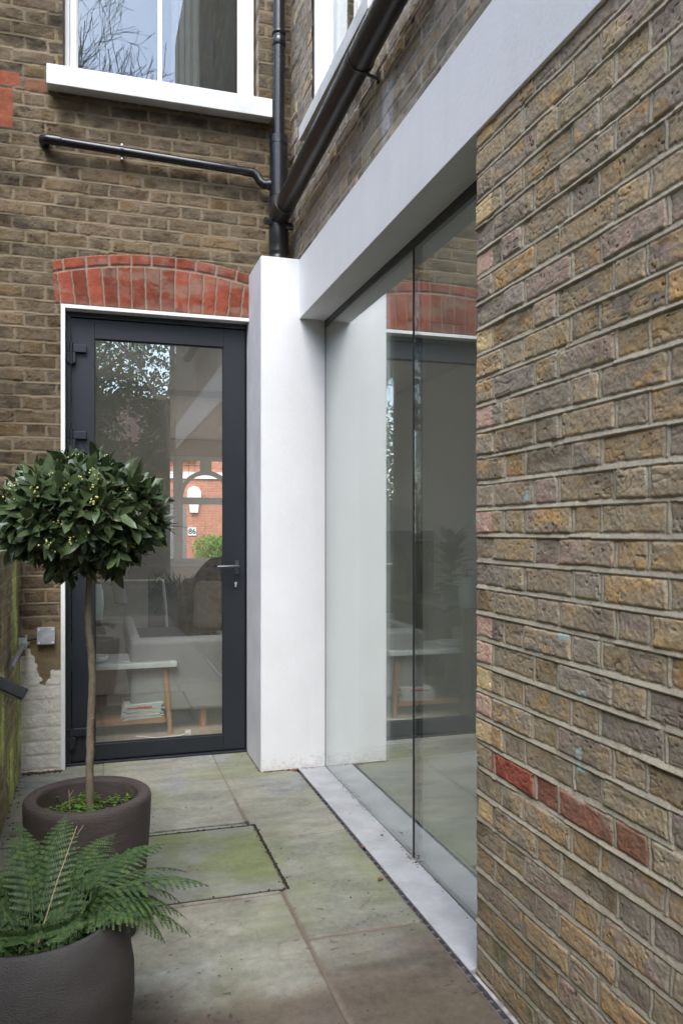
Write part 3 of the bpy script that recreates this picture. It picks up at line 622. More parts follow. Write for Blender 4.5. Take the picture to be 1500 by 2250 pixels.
# ================================================================ ground and paving
b = MB(); b.add([(-400, -400, -.09), (400, -400, -.09), (400, 400, -.09), (-400, 400, -.09)], [(0, 1, 2, 3)]); tag(b.build('ground', M_soiled, recalc=False), kind='structure')
XJ = .642; CV = (.005, .668, 2.855, 3.525)      # cover left, right, near, far
ROWR = [-9, 1.55, 2.485, 3.345, 4.255, 9]; ROWL = [-9, .95, 1.88, 2.83, 3.56, 4.255, 9]
def f_pave(U, Z):                                # U = x, Z = y
    wob = .0015 * vn(U * 9, Z * 9, 201)
    right = U > XJ
    def cells(rows):
        i = np.zeros(U.shape); dn = np.full(U.shape, 9.)
        for k, r_ in enumerate(rows):
            i += (Z > r_); dn = np.minimum(dn, np.abs(Z - r_ + wob))
        return i, dn
    ir, dr = cells(ROWR); il, dl = cells(ROWL)
    dl2 = np.minimum(dl, np.abs(U - .03 + wob)); il = il + 20 * (U < .03)
    cid = np.where(right, ir, il + 50); dj = np.minimum(np.where(right, dr, dl2), np.abs(U - XJ + wob))
    jw = np.where(right & (np.abs(Z - 3.345) < .05), .0015, .0072)
    jw = np.where(Z > 3.9, .0018, jw)
    nd = dj - jw + .0018 * fbm(U * 50, Z * 50, 203, 3); ins = ss(-.001, .002, nd)
    big = fbm(U * 2.3, Z * 2.3, 205, 5, .55); med = fbm(U * 7 + 2 * big, Z * 18, 206, 4); fine = fbm(U * 60, Z * 60, 207, 3, .7)
    rnd = hsh(cid, 0, 210)
    h = ins * (.0015 * big + .0006 * med + .0003 * fine + (rnd - .5) * .002) - (1 - ins) * (.0055 + .001 * fine)
    base = mixc(np.array((.30, .30, .245)) + 0 * U[..., None], np.array((.335, .32, .25)) + 0 * U[..., None], rnd)
    base = mixc(base, np.array((.265, .275, .285)) + 0 * U[..., None], ss(.05, .5, fbm(U * 3.1, Z * 2.2, 211, 4)) * .7)
    moss = ss(-.05, .55, fbm(U * 3.5, Z * 3.0, 213, 5)) * .8
    edge = np.exp(-np.abs(U - 1.02) / .10) * ss(-.3, .3, fbm(U * 3, Z * 2, 215, 3)) * .9 * (Z > 2.4)
    cov = np.exp(-np.abs(U - .72) / .10) * np.exp(-((Z - 3.05) / .42) ** 2) * 1.1 * ss(-.5, .2, fbm(U * 8, Z * 6, 216, 3))
    m = np.clip(np.maximum(np.maximum(moss * .8, edge), cov), 0, 1) * (.6 + .4 * ss(-.4, .4, fine))
    base = mixc(base, np.array((.215, .245, .095)) + 0 * base, m * .74)
    brown = ss(.0, .8, 1.1 * fbm(U * 2.2 + 4, Z * 2.6, 217, 5) + np.where(right, 1.35 - 1.5 * (Z - 1.95), 1.35 - 2.7 * (Z - 1.95)))
    brown = brown * np.where(right, (Z < 2.487) * 1.0, 1)
    base = mixc(base, np.array((.135, .098, .068)) + 0 * base, np.clip(brown, 0, 1) * .85)
    jst = np.exp(-np.maximum(dj, 0) / .03) * ss(-.3, .5, fbm(U * 9, Z * 9, 219, 4)) * ((Z < 2.9) * 1.0); base = mixc(base, np.array((.16, .12, .09)) + 0 * base, jst * .6)
    # wandering tide marks of rusty water stain
    tm = np.abs(fbm(U * 1.9 + .4 * big, Z * 2.1, 221, 4) - .05); base = mixc(base, np.array((.20, .155, .115)) + 0 * base, (1 - ss(0, .022, tm)) * .4 * (Z < 2.9))
    pale = ss(.15, .5, fbm(U * 1.3 + 7, Z * 3.2, 223, 3)) * (~right) * (Z < 2.9) * (Z > 2.32); base = mixc(base, np.array((.40, .41, .40)) + 0 * base, pale * .5)
    base = base * (.82 + .24 * med + .16 * fine + .20 * big)[..., None]
    spot = ss(.80, .9, vn(U * 70, Z * 70, 225)) * ss(.2, .4, vn(U * 6, Z * 6, 226)); base = base * (1 - .55 * spot)[..., None]
    jc = np.array((.175, .14, .105)) * (1 + .2 * fine)[..., None]
    jc = np.where((np.abs(Z - 3.56) < .03)[..., None], jc * .3, jc)
    return h, mixc(jc, base, ins)
M_pave = tone_mat('sandstone', .72, .17, .35, 300, .35)
def keepp(U, Z): return ~((U > CV[0] - .003) & (U < CV[1] + .003) & (Z > CV[2] - .003) & (Z < CV[3] + .003))
o, = grid_object('paving', np.arange(-.43, 1.0371, .0045), np.concatenate([np.arange(-3.2, 1.6, .03), np.arange(1.6, 4.76, .0045)]), f_pave, lambda U, Z, h: (U, Z, h), M_pave, keep=keepp)
tag(o, kind='structure')
b = MB(); b.box(-.42, 1.058, -3.2, 4.69, -.08, -.03); tag(b.build('paving_bed', M_soil), kind='structure')
# recessed cover with its own slab infill
cv = empty('inspection_cover', (.336, 3.19, 0)); tag(cv, 'square recessed manhole cover filled with mossy sandstone, dirt in its black gap', 'manhole cover')
def f_cov(U, Z):
    big = fbm(U * 3 + 5, Z * 3, 301, 5); fine = fbm(U * 60, Z * 60, 302, 3, .7)
    e = np.minimum(np.minimum(U + .3265, .3265 - U), np.minimum(Z + .3265, .3265 - Z))
    base = mixc(np.array((.31, .31, .265)) + 0 * U[..., None], np.array((.215, .245, .095)) + 0 * U[..., None], ss(-.25, .4, big + .15) * .85)
    base = base * (.80 + .16 * fbm(U * 9, Z * 20, 303, 4) + .12 * fine)[..., None]
    return .001 * big - .003 * (1 - ss(0, .004, e)), base * (1 - .3 * (1 - ss(0, .012, e)))[..., None]
grid_object('stone_infill', np.linspace(-.3265, .3265, 131), np.linspace(-.3265, .3265, 131), f_cov, lambda U, Z, h: (U, Z, h), M_pave, cv)
b = MB()
for (q0, q1) in ((-.3335, -.3318), (-.3292, -.3275)):
    a0, a1 = q0, q1
    b.box(a0, a1, a0, -a0, -.02, -.0015); b.box(-a1, -a0, a0, -a0, -.02, -.0015); b.box(a1, -a1, a0, a1, -.02, -.0015); b.box(a1, -a1, -a1, -a0, -.02, -.0015)
b.build('steel_rim', mat('corroded_rim', (.06, .05, .04), .8, .5, 60, .6, 90), cv)
b = MB(); rnd = random.Random(4)
for k in range(90):
    side = rnd.choice('rrrtb'); t_ = rnd.uniform(-.33, .33)
    x, y = {'r': (.331, t_), 't': (t_, .331), 'b': (t_, -.331)}[side]; x += rnd.gauss(0, .006); y += rnd.gauss(0, .006)
    s_ = rnd.uniform(.0012, .0045); b.box(x - s_, x + s_, y - s_ * .6, y + s_ * .6, -.008, .0015 + s_ * .4, Matrix.Rotation(rnd.uniform(0, 3), 3, 'Z'))
tag(b.build('dirt_in_gap', M_soil, cv), kind='stuff')
# slot drain
dr = empty('slot_drain', (1.048, 1.5, 0)); tag(dr, 'narrow black slot drain running along the pale threshold stone', 'drain')
b = MB(); b.box(-.0095, .0095, -4, 2.78, -.075, -.045); b.build('channel', M_rub, dr)
b = MB(); b.box(-.0105, -.0085, -4, 2.775, -.06, .0005); b.box(.0075, .0095, -4, 2.775, -.06, .0015); b.build('steel_edge', M_conduit, dr)
g0 = MB().box(-.0083, .0073, 0, .006, -.012, -.0035).build('grate_bar', mat('drain_bar', (.14, .13, .12), .6, .4, 90), dr); g0.location[1] = -.3
for k in range(1, 68):
    g1 = g0.copy(); COL.objects.link(g1); g1.parent = dr; g1.location[1] = -.3 + k * .045
b = MB(); b.box(1.058, 1.10, 1.2, YC + .005, -.06, -.004); b.build('limestone_edging', mat('mottled_edging', (.20, .15, .12), .7, .4, 22, .5, 60, col2=(.62, .60, .60)), house)
# garden boundary wall, mossy
def f_gw(U, Z):
    h, c, q = brick_field(U, Z, 55, PALB + PALR[:2], PALB2, (.20, .18, .13), lip=.004, irr=1.6, rough=1.6)
    m = ss(-.25, .25, fbm(U * 3.2, Z * 2.4, 401, 5) + .10 * (U > .35)); c = mixc(c, np.array((.33, .36, .12)) * (1 + .9 * fbm(U * 14, Z * 5, 402, 4))[..., None], m * .85)
    dk = ss(0, .5, fbm(U * 8, Z * 2.5, 403, 4)); c = c * 1.6 * (1 - .35 * dk)[..., None]
    return h + .004 * fbm(U * 5, Z * 5, 404, 3), c
gw = empty('garden_wall', (-.40, 0, 0)); tag(gw, 'low old brick garden wall covered in green moss along the left edge', 'wall')
grid_object('brick_face', np.concatenate([np.arange(0, 2.4, .005), np.arange(2.4, 13, .03)]), np.arange(-.05, 1.20, .005), f_gw, lambda U, Z, h: (h - .0 + (Z < .04) * 0, 4.64 - U, Z), M_brick, gw, flip=True)
b = MB(); b.box(-.22, -.013, -8.3, 4.62, 0, 1.19); b.build('wall_core', M_wallside, gw)
b = MB()
for k in range(45):
    y = 4.40 - k * .225 - .0
    if y < -8: break
    b.box(-.235, .004, y + .004, y + .218, 1.191, 1.225)
b.build('coping', mat('mossy_coping', (.22, .22, .10), .95, .5, 9, .8, 30, col2=(.17, .15, .11)), gw, bevel=.006)

# ================================================================ services on the walls
jb = empty('junction_box', (-.268, 4.615, .742)); tag(jb, 'small square galvanised electrical box with screws beside the white door edge', 'junction box')
b = MB(); b.box(-.044, .044, -.012, .03, -.044, .044); b.build('box_body', M_steel, jb, bevel=.003)
b = MB(); b.box(-.0455, .0455, -.0155, -.0125, -.0455, .0455); b.build('lid', M_steel, jb, bevel=.001)
for x in (-.035, .035):
    for z in (-.035, .035): MB().tube([(x, -.0195, z), (x, -.0155, z)], .0055, 10).build('screw', M_clear, jb)
cd = empty('conduit', (-.37, 4.5, .73)); tag(cd, 'grey metal conduit pipe running along the mossy wall down to the lamp', 'conduit')
b = MB(); b.tube([(-.002, .075, -.012), (-.002, -.55, -.03), (-.002, -.62, -.04)], .0125, 14); b.build('pipe', M_conduit, cd)
b = MB(); b.tube([(.057, .118, -.002), (.03, .12, -.006), (.006, .105, -.010), (-.002, .07, -.012)], .006, 10); b.build('cable', M_rub, cd)
b = MB(); b.box(-.026, .016, -.02, .0, -.032, .02); b.tube([(.012, -.01, .022), (.012, -.01, .034)], .006, 8); b.build('clip', M_steel, cd)
fl = empty('wall_floodlight', (-.335, 3.36, .70)); tag(fl, 'dark grey metal garden floodlight at the left edge, tilted down', 'floodlight')
rt = Matrix.Rotation(R(28), 3, 'Y') @ Matrix.Rotation(R(-14), 3, 'X')
b = MB(); b.box(-.07, .07, -.10, .10, -.022, .022, rt); b.build('lamp_body', M_lampbox, fl, bevel=.005)
b = MB(); b.box(-.055, .055, -.085, .085, -.028, -.0225, rt, (0, 0, 0)); b.build('lamp_lens', mat('lamp_lens', (.2, .21, .21), .2, .1), fl)
b = MB(); b.tube([(.052, .075, -.028), (.052, .10, -.024)], .008, 10); b.box(.03, .062, .07, .11, -.036, -.016, rt); b.build('clip', M_steel, fl)
b = MB(); b.tube([(-.04, .09, .02), (-.062, .20, .045)], .009, 10); b.build('bracket', M_steel, fl)
for t_, (x, y, z) in (('jb', (0, 0, 0)),): pass

# soil stack and branch, waste pipe
sp = empty('soil_pipe', (1.005, 4.545, 2.81)); tag(sp, 'black soil stack in the corner with a fat branch pipe sloping along the side wall', 'drainpipe')
b = MB(); b.tube([(0, 0, .80), (.006, 0, 3.4)], .034, 28); b.build('upper_pipe', M_black, sp)
b = MB(); b.tube([(0, 0, .44), (0, 0, .79)], .053, 32); b.lathe([(.035, .752), (.0545, .752), (.0545, .742), (.053, .741)], (0, 0, 0), 32); b.build('socket_collar', M_black, sp)
b = MB(); b.lathe([(.036, 1.315), (.039, 1.32), (.039, 1.36), (.036, 1.365)], (.002, 0, 0), 28); b.lathe([(.036, 1.38), (.041, 1.385), (.041, 1.40), (.036, 1.405)], (.002, 0, 0), 28); b.build('pipe_collar', M_black, sp)
b = MB(); b.lathe([(.051, .44), (.0515, .35), (.0555, .34), (.0555, .30), (.0565, .295), (.056, .16), (.054, .155), (.0565, .12), (.0565, .112), (.053, .108), (.0535, .085), (.058, .08), (.058, .068), (.0555, .064), (.058, .0), (.058, -.01)], (0, 0, 0), 36)
b.tube([(0, -.02, .325), (.004, -.16, .343)], .060, 32); b.tube([(.0, -.158, .343), (.0, -.172, .345)], .064, 32)
b.tube([(-.04, -.02, .285), (-.088, -.028, .285)], .021, 18); b.tube([(.03, -.03, .265), (.078, -.04, .265)], .021, 18)
b.tube([(0, -.165, .30), (.035, -.175, .295)], .012, 10)
b.build('branch_junction', M_blackd, sp)
p0, p1 = Vector((.006, -.15, .343)), Vector((.004, -4.6, .545))
b = MB(); b.tube([p0, p1], .0555, 36); b.build('branch_pipe', M_blackd, sp)
def on(t): return p0 + (p1 - p0) * t
dv_ = (p1 - p0).normalized()
tc_ = .30
b = MB(); c0 = on(tc_); b.tube([c0 - dv_ * .012, c0 + dv_ * .012], .060, 32); b.tube([c0 - dv_ * .022, c0 - dv_ * .016], .0585, 32)
b.tube([c0 + Vector((.02, 0, -.052)), c0 + Vector((.06, 0, -.062)), c0 + Vector((.098, 0, -.066))], .007, 10); b.box(c0.x + .075, c0.x + .09, c0.y - .012, c0.y + .012, c0.z - .08, c0.z - .04)
b.build('pipe_clip', M_blackd, sp)
wp = empty('waste_pipe', (.3, 4.60, 3.40)); tag(wp, 'thin black waste pipe sloping across the rear brick wall into the soil stack', 'waste pipe')
b = MB(); b.tube([(-.575, .05, .024), (-.575, -.01, .023), (-.555, -.026, .022), (.54, -.026, -.012)], .0235, 20); b.build('pipe', M_black, wp)
b = MB(); b.tube([(-.578, .035, .024), (-.578, -.012, .0235), (-.560, -.026, .0225), (-.49, -.0262, .020)], .0265, 20); b.build('end_elbow', M_black, wp)
b = MB(); b.tube([(.50, -.026, -.011), (.56, -.026, -.013), (.585, -.028, -.03), (.60, -.034, -.062), (.62, -.04, -.078), (.665, -.045, -.08)], .0255, 18); b.tube([(.640, -.043, -.0795), (.70, -.05, -.08)], .030, 18); b.build('swan_neck', M_black, wp)
b = MB(); b.tube([(-.18, -.026, .0105), (-.165, -.026, .010)], .0275, 18); b.box(-.178, -.167, -.02, .035, -.018, .05 - .012); b.build('clip', M_black, wp)
for z in (.046, -.03): MB().tube([(-.1725, -.03, z), (-.1725, -.018, z)], .006, 8).build('screw', M_clear, wp)

# ================================================================ pots
def pot(name, loc, m, prof, label, rs):
    o = empty(name, loc); tag(o, label, 'plant pot')
    b = MB(); b.lathe(prof, n=96); b.build('pot_body', m, o)
    b = MB(); n = 40; rnd = random.Random(7)
    vs = [(0, 0, .372)]; fs = []
    for i in range(1, 8):
        for k in range(n):
            a = 2 * math.pi * k / n; r_ = rs * i / 7; vs.append((r_ * math.cos(a), r_ * math.sin(a), .372 + rnd.uniform(-.006, .007) + .01 * (1 - i / 7)))
    for k in range(n): fs.append((0, 1 + k, 1 + (k + 1) % n))
    for i in range(6):
        for k in range(n): fs.append((1 + i * n + k, 1 + (i + 1) * n + k, 1 + (i + 1) * n + (k + 1) % n, 1 + i * n + (k + 1) % n))
    b.add(vs, fs); b.build('soil', M_soil, o); return o
T1 = (-.030, 2.742)
prof1 = [(0, 0), (.150, 0), (.158, .006), (.168, .05), (.182, .15), (.192, .26), (.198, .35), (.2005, .41), (.201, .432), (.198, .445), (.190, .451), (.172, .4505), (.160, .446), (.156, .438), (.156, .30)]
pot('tree_pot', (*T1, 0), M_pot, prof1, 'brown ribbed round pot holding the clipped bay tree by the door', .157)
T2 = (-.135, 1.885)
prof2 = [(0, 0), (.14, 0), (.155, .01), (.182, .08), (.205, .18), (.216, .27), (.215, .33), (.206, .39), (.193, .437), (.184, .455), (.178, .461), (.171, .460), (.168, .452), (.17, .30)]
pot('fern_pot', (*T2, 0), M_pot2, prof2, 'grey brown bellied round pot in the near left corner filled with fern', .170)

# ================================================================ bay tree
rnd = random.Random(11)
bt = empty('bay_tree', (*T1, .37)); tag(bt, 'clipped lollipop bay tree with dark glossy leaves and pale yellow buds', 'bay tree')
tz = [-.02, .0, .06, .14, .22, .30, .38, .46, .54, .62, .70, .76, .82]
tx = [.000, .001, .001, .0, .001, .003, .006, .009, .005, -.003, -.004, -.002, -.002]
b = MB(); pts = []; rad = []
for i in range(len(tz) - 1):
    for s_ in range(3):
        f_ = s_ / 3; pts.append((tx[i] * (1 - f_) + tx[i + 1] * f_ + .005 + rnd.gauss(0, .0006), rnd.gauss(0, .0006), tz[i] * (1 - f_) + tz[i + 1] * f_)); rad.append(.0132 - .003 * (tz[i] / .8) + rnd.gauss(0, .0005))
b.tube(pts, rad, 16)
for k in range(26):
    i = rnd.randrange(2, len(pts) - 2); a = rnd.uniform(0, 6.28); p = Vector(pts[i]); q = p + Vector((math.cos(a), math.sin(a), .1)) * (rad[i] + .003); b.tube([p, q], [.0055, .003], 6)
b.build('trunk', M_bark, bt)
def leaf_shape(mb, base, direc, up, L, W, fold=.25, curl=.2, wav=0, seg=6):
    d = direc.normalized(); s_ = d.cross(up)
    if s_.length < 1e-3: s_ = d.cross(Vector((1, 0, 0)))
    s_.normalize(); n_ = s_.cross(d).normalized()
    vs = []; ph = rnd.uniform(0, 6)
    for i in range(seg + 1):
        t_ = i / seg; wdt = W * .5 * (math.sin(math.pi * min(1, t_ * .93 + .035)) ** .8) * (1.08 - .25 * t_)
        if i == seg: wdt = W * .02
        c_ = base + d * (L * t_) - n_ * (curl * L * t_ * t_)
        wv = wav * W * math.sin(ph + t_ * 11)
        vs += [c_ - s_ * wdt + n_ * (fold * wdt + wv), c_, c_ + s_ * wdt + n_ * (fold * wdt - wv)]
    fs = []
    for i in range(seg):
        a = i * 3; fs += [(a, a + 1, a + 4, a + 3), (a + 1, a + 2, a + 5, a + 4)]
    mb.add(vs, fs, True)
CZ = 1.372 - .37; CR = Vector((.272, .272, .182))
leaves = MB(); twigs = MB(); buds = MB()
def golden(n):
    for i in range(n):
        z = 1 - 2 * (i + .5) / n; a = i * 2.39996; r_ = math.sqrt(max(0, 1 - z * z)); yield Vector((r_ * math.cos(a), r_ * math.sin(a), z))
cen = Vector((-.012, 0, CZ - .012))
nt_ = 0
for v in golden(500):
    sc_ = rnd.uniform(.72, .99)
    lump = 1 + .07 * math.sin(v.x * 5 + 1) * math.cos(v.y * 4) + .04 * math.sin(v.z * 9 + v.x * 6)
    if v.z < 0: v = Vector((v.x, v.y, v.z * (.86 if rnd.random() < .8 else 1.12)))
    p = cen + Vector((v.x * CR.x, v.y * CR.y, v.z * CR.z)) * sc_ * lump * .9
    out = (v + Vector((0, 0, .35)) + Vector((rnd.gauss(0, .25), rnd.gauss(0, .25), rnd.gauss(0, .25)))).normalized()
    if v.z < -.5: out = (v + Vector((rnd.gauss(0, .3), rnd.gauss(0, .3), -.15))).normalized()
    if nt_ % 2 == 0: twigs.tube([cen + Vector((0, 0, -.14 + .1 * rnd.random())), cen + (p - cen) * .6 + Vector((0, 0, -.03)), p], [.004, .0026, .0016], 5)
    nt_ += 1
    nl = rnd.randint(7, 10); ph = rnd.uniform(0, 6.28)
    a1 = out.orthogonal().normalized(); a2 = out.cross(a1)
    for k in range(nl):
        an = ph + k * 2.4; sp_ = .35 + .95 * k / nl + rnd.gauss(0, .12)
        rd = a1 * math.cos(an) + a2 * math.sin(an); dd_ = (out * math.cos(sp_) + rd * math.sin(sp_)).normalized()
        if v.z < -.45: dd_ = (dd_ + Vector((0, 0, -.45))).normalized()
        L = rnd.uniform(.052, .088); q = p - out * (.028 * k / nl)
        upv = (out - rd * .3 + Vector((rnd.gauss(0, .25), rnd.gauss(0, .25), rnd.gauss(0, .25))))
        leaf_shape(leaves, q, dd_, upv, L, L * rnd.uniform(.34, .45), rnd.uniform(.10, .45), rnd.uniform(.0, .35), .07)
    if rnd.random() < .24 and v.z > -.5:
        for k in range(rnd.randint(7, 13)):
            c_ = p + out * rnd.uniform(.018, .050) + Vector((rnd.gauss(0, .008), rnd.gauss(0, .008), rnd.gauss(0, .008))); r_ = rnd.uniform(.0025, .0038)
            buds.lathe([(0, -r_), (r_ * .8, -r_ * .6), (r_, 0), (r_ * .8, r_ * .6), (0, r_)], c_, 6)
for k in range(60):          # inner leaves that close the core
    v = Vector((rnd.gauss(0, 1), rnd.gauss(0, 1), rnd.gauss(0, 1))).normalized(); p = cen + Vector((v.x * CR.x, v.y * CR.y, v.z * CR.z)) * rnd.uniform(.3, .65)
    for j_ in range(7): leaf_shape(leaves, p, Vector((rnd.gauss(0, 1), rnd.gauss(0, 1), rnd.gauss(0, 1))), v, .075, .03)
# one long shoot to the right
for k in range(4): leaf_shape(leaves, cen + Vector((.245, -.06, -.035)), Vector((1, -.2, [.05, .3, -.5, .9][k])), Vector((0, 0, 1)), .085 if k == 0 else .06, .022, .3, .1)
crown = leaves.build('crown', M_leafbay, bt, recalc=False)
twigs.build('twigs', M_bark, bt, recalc=False); tag(buds.build('flower_buds', M_berry, bt, recalc=False), kind='stuff')

# weeds and dead stalks in the tree pot
wd_ = MB()
for k in range(150):
    a = rnd.uniform(0, 6.28); r_ = .145 * math.sqrt(rnd.random()); x, y = r_ * math.cos(a), r_ * math.sin(a)
    if x > .02 and rnd.random() < .72: continue
    p = Vector((x, y, .378)); h_ = rnd.uniform(.008, .045); tip = p + Vector((rnd.gauss(0, .012), rnd.gauss(0, .012), h_))
    wd_.tube([p, (p + tip) / 2 + Vector((.002, 0, 0)), tip], .0008, 4, cap=False)
    for j_ in range(rnd.randint(3, 6)):
        an = rnd.uniform(0, 6.28); leaf_shape(wd_, tip + Vector((0, 0, -.004 * j_)), Vector((math.cos(an), math.sin(an), rnd.uniform(-.1, .5))), Vector((0, 0, 1)), rnd.uniform(.010, .022), rnd.uniform(.007, .012), .1, .2, 0, 3)
o = wd_.build('weeds', M_weed, None, recalc=False, loc=(*T1, 0)); tag(o, 'small bright green weeds covering the soil under the bay tree', 'weeds', kind='stuff')
def stalk(loc, pts, label, r_=.0016):
    b = MB(); b.tube(pts, [r_, r_ * .9, r_ * .7][:len(pts)] if len(pts) == 3 else r_, 6)
    q = Vector(pts[-1]); b.tube([q - Vector((0, 0, .02)), q + Vector((.014, 0, .0))], r_ * .6, 5)
    tag(b.build('dry_stalk', M_straw, None, loc=loc), label, 'dry stalk')
stalk((-.085, 2.62, .39), [(0, 0, 0), (.004, -.01, .05), (.0, -.012, .118)], 'short upright dry stalk at the front of the bay tree pot')
stalk((-.12, 1.80, .44), [(.0, 0, 0), (.035, .06, .10), (.075, .11, .20)], 'long leaning dry straw stalk rising out of the fern')
stalk((-.21, 1.735, .44), [(-.06, 0, .05), (0, .0, .10), (-.06, .0, .15)], 'bent pale dry straw stalk at the rim of the fern pot')
b = MB(); leaf_shape(b, Vector((0, 0, 0)), Vector((1, .2, .1)), Vector((0, 0, 1)), .035, .02, .3, .3); leaf_shape(b, Vector((.045, -.02, 0)), Vector((.3, -1, .3)), Vector((0, 0, 1)), .028, .016, .4, .3)
tag(b.build('dead_leaf', M_deadleaf, None, recalc=False, loc=(-.125, 2.70, .398)), 'pinkish dead leaves lying on the soil inside the bay tree pot', 'leaf')

# ================================================================ fern
fn = empty('fern', (*T2, .37)); tag(fn, 'bushy green fern with arching lacy fronds spilling over the grey brown pot', 'fern')
def frond(base, az, L, el0, droop, wid, seed, twist=0):
    r_ = random.Random(seed); mb = MB()
    pts = []; p = Vector(base); el = el0; n = 21; a_ = az
    for i in range(n + 1):
        rr0 = math.hypot(p.x, p.y)
        if .12 < rr0 < .215: p.z = max(p.z, .108); el = max(el, -.25)
        elif rr0 <= .12: p.z = max(p.z, .02)
        pts.append(p.copy()); el -= droop / n * (1 + .7 * i / n); a_ += twist / n
        p = p + Vector((math.cos(el) * math.cos(a_), math.cos(el) * math.sin(a_), math.sin(el))) * (L / n)
    mb.tube(pts, [.0022 * (1 - .75 * i / n) for i in range(n + 1)], 5, cap=False)
    tilt = r_.uniform(-.3, .3)
    n0 = 4
    for i in range(n0, n + 1):
        t_ = (i - n0) / (n - n0); tan = (pts[min(i + 1, n)] - pts[i - 1]).normalized()
        side = tan.cross(Vector((0, 0, 1)));
        if side.length < .05: side = Vector((-math.sin(a_), math.cos(a_), 0))
        side.normalize(); nr = side.cross(tan).normalized()
        side = (side * math.cos(tilt) + nr * math.sin(tilt)).normalized(); nr = side.cross(tan).normalized()
        pl = wid * (math.sin(math.pi * (t_ * .80 + .2)) ** .75 if t_ < .99 else .1) * r_.uniform(.9, 1.08) * (1 - .35 * t_)
        for sg in (-1, 1):
            d = (side * sg + tan * (.28 + .35 * t_) - nr * .10 * r_.uniform(.3, 1.8)).normalized(); q0 = pts[i]
            if r_.random() < .03: continue
            m = max(4, int(pl / .0052)); sn = d.cross(nr).normalized()
            vs = [q0]; cur = []
            for j in range(m + 1):
                u = j / m; c_ = q0 + d * pl * u - nr * (.16 * pl * u * u)
                hw = .0084 * (1 - u) ** .6 * (.55 + .45 * min(1, wid / .07)) + .0004; cur.append((c_, hw))
            vs = []; fs = []
            for j in range(m):
                c0, w0 = cur[j]; c1, w1 = cur[j + 1]; cm = c0 + (c1 - c0) * .78
                k = len(vs)
                vs += [c0, c0 + sn * w0 * .45 + (c1 - c0) * .08, cm + sn * w0 * 1.15 + nr * .0008, c1, cm - sn * w0 * 1.15 + nr * .0008, c0 - sn * w0 * .45 + (c1 - c0) * .08]
                fs += [(k, k + 1, k + 2, k + 3), (k, k + 3, k + 4, k + 5)]
            mb.add(vs, fs, True)
    return mb
FR = [ # azimuth deg, length, start elevation deg, droop, width
 (12, .36, 66, 1.35, .062), (28, .38, 60, 1.0, .055), (-8, .34, 58, 1.6, .068), (-28, .29, 62, 1.8, .062), (48, .34, 72, 1.1, .055), (72, .36, 78, .8, .060), (92, .34, 80, .8, .058),
 (112, .34, 74, .9, .058), (135, .33, 70, 1.1, .055), (160, .32, 62, 1.2, .058), (185, .32, 60, 1.4, .06), (212, .28, 60, 1.7, .056), (240, .26, 62, 2.0, .06), (266, .25, 64, 2.2, .058),
 (292, .25, 66, 2.2, .06), (318, .27, 60, 2.0, .058), (340, .31, 50, 1.5, .066), (2, .30, 46, 1.2, .070), (20, .30, 38, .9, .064), (58, .28, 52, 1.2, .05), (128, .28, 50, 1.1, .05),
 (170, .26, 44, 1.3, .05), (228, .22, 44, 1.6, .05), (278, .20, 46, 1.8, .05), (306, .22, 42, 1.6, .05), (84, .26, 60, 1.2, .05), (-18, .33, 44, 1.1, .066), (40, .33, 48, .6, .052), (100, .22, 50, 1.3, .05), (200, .24, 50, 1.2, .05),
 (350, .20, 55, 2.0, .05), (255, .18, 50, 1.6, .048), (150, .20, 60, 1.5, .045), (30, .20, 65, 1.6, .045)]
FS = (.90, .86)
FR += [(4, .37, 40, .7, .058), (18, .36, 44, .9, .055), (30, .36, 48, .6, .052), (-14, .38, 30, 1.0, .06), (60, .36, 52, .7, .055), (150, .34, 46, .9, .055), (176, .32, 50, 1.1, .055)]
FR += [(rnd.uniform(0, 360), rnd.uniform(.16, .27), rnd.uniform(35, 75), rnd.uniform(1.0, 2.0), rnd.uniform(.045, .062)) for _ in range(38)]
for i, (az, L, el, dr_, wd) in enumerate(FR):
    if 195 < az % 360 < 335: L *= .60; wd *= .85
    a = R(az + rnd.uniform(-4, 4)); bs = (.045 * math.cos(a) + .01 * rnd.gauss(0, 1), .045 * math.sin(a), .01)
    frond(bs, a, L * FS[0], R(el * FS[1]), dr_, wd * 1.18, 900 + i, rnd.uniform(-.4, .4)).build('frond', M_fern, fn, recalc=False)
lf = MB()
for k in range(260):     # low tangled undergrowth at the base
    a = rnd.uniform(0, 6.28); r_ = .15 * math.sqrt(rnd.random()); p = Vector((r_ * math.cos(a), r_ * math.sin(a), rnd.uniform(.0, .06)))
    leaf_shape(lf, p, Vector((rnd.gauss(0, 1), rnd.gauss(0, 1), rnd.uniform(0, 1))), Vector((0, 0, 1)), rnd.uniform(.02, .045), rnd.uniform(.008, .014), .2, .3, .1, 4)
lf.build('undergrowth', M_fern, fn, recalc=False)

# fallen leaves
def fall(x, y, s_, rz, label, z=.004):
    b = MB(); leaf_shape(b, Vector((-s_ / 2, 0, .001)), Vector((1, 0, .12)), Vector((0, 0, 1)), s_, s_ * .55, .35, .25, .1)
    o = tag(b.build('fallen_leaf', M_deadleaf, None, recalc=False, loc=(x, y, z)), label, 'leaf', 'fallen leaves'); o.rotation_euler[2] = rz
fall(1.012, 2.82, .032, .6, 'largest brown fallen leaf beside the slot drain', .006); fall(1.165, 3.23, .026, 1.4, 'brown fallen leaf on the threshold stone close to the glass')
fall(1.045, 3.13, .028, 2.1, 'curled brown leaf stuck in the slot drain', .005); fall(1.115, 3.52, .012, .3, 'tiny brown leaf scrap on the far half of the threshold stone')
fall(1.19, 2.98, .02, 1.2, 'dark leaf scrap at the foot of the glass joint'); fall(-.345, 3.68, .03, .2, 'brown fallen leaf between the mossy wall and the tree pot')
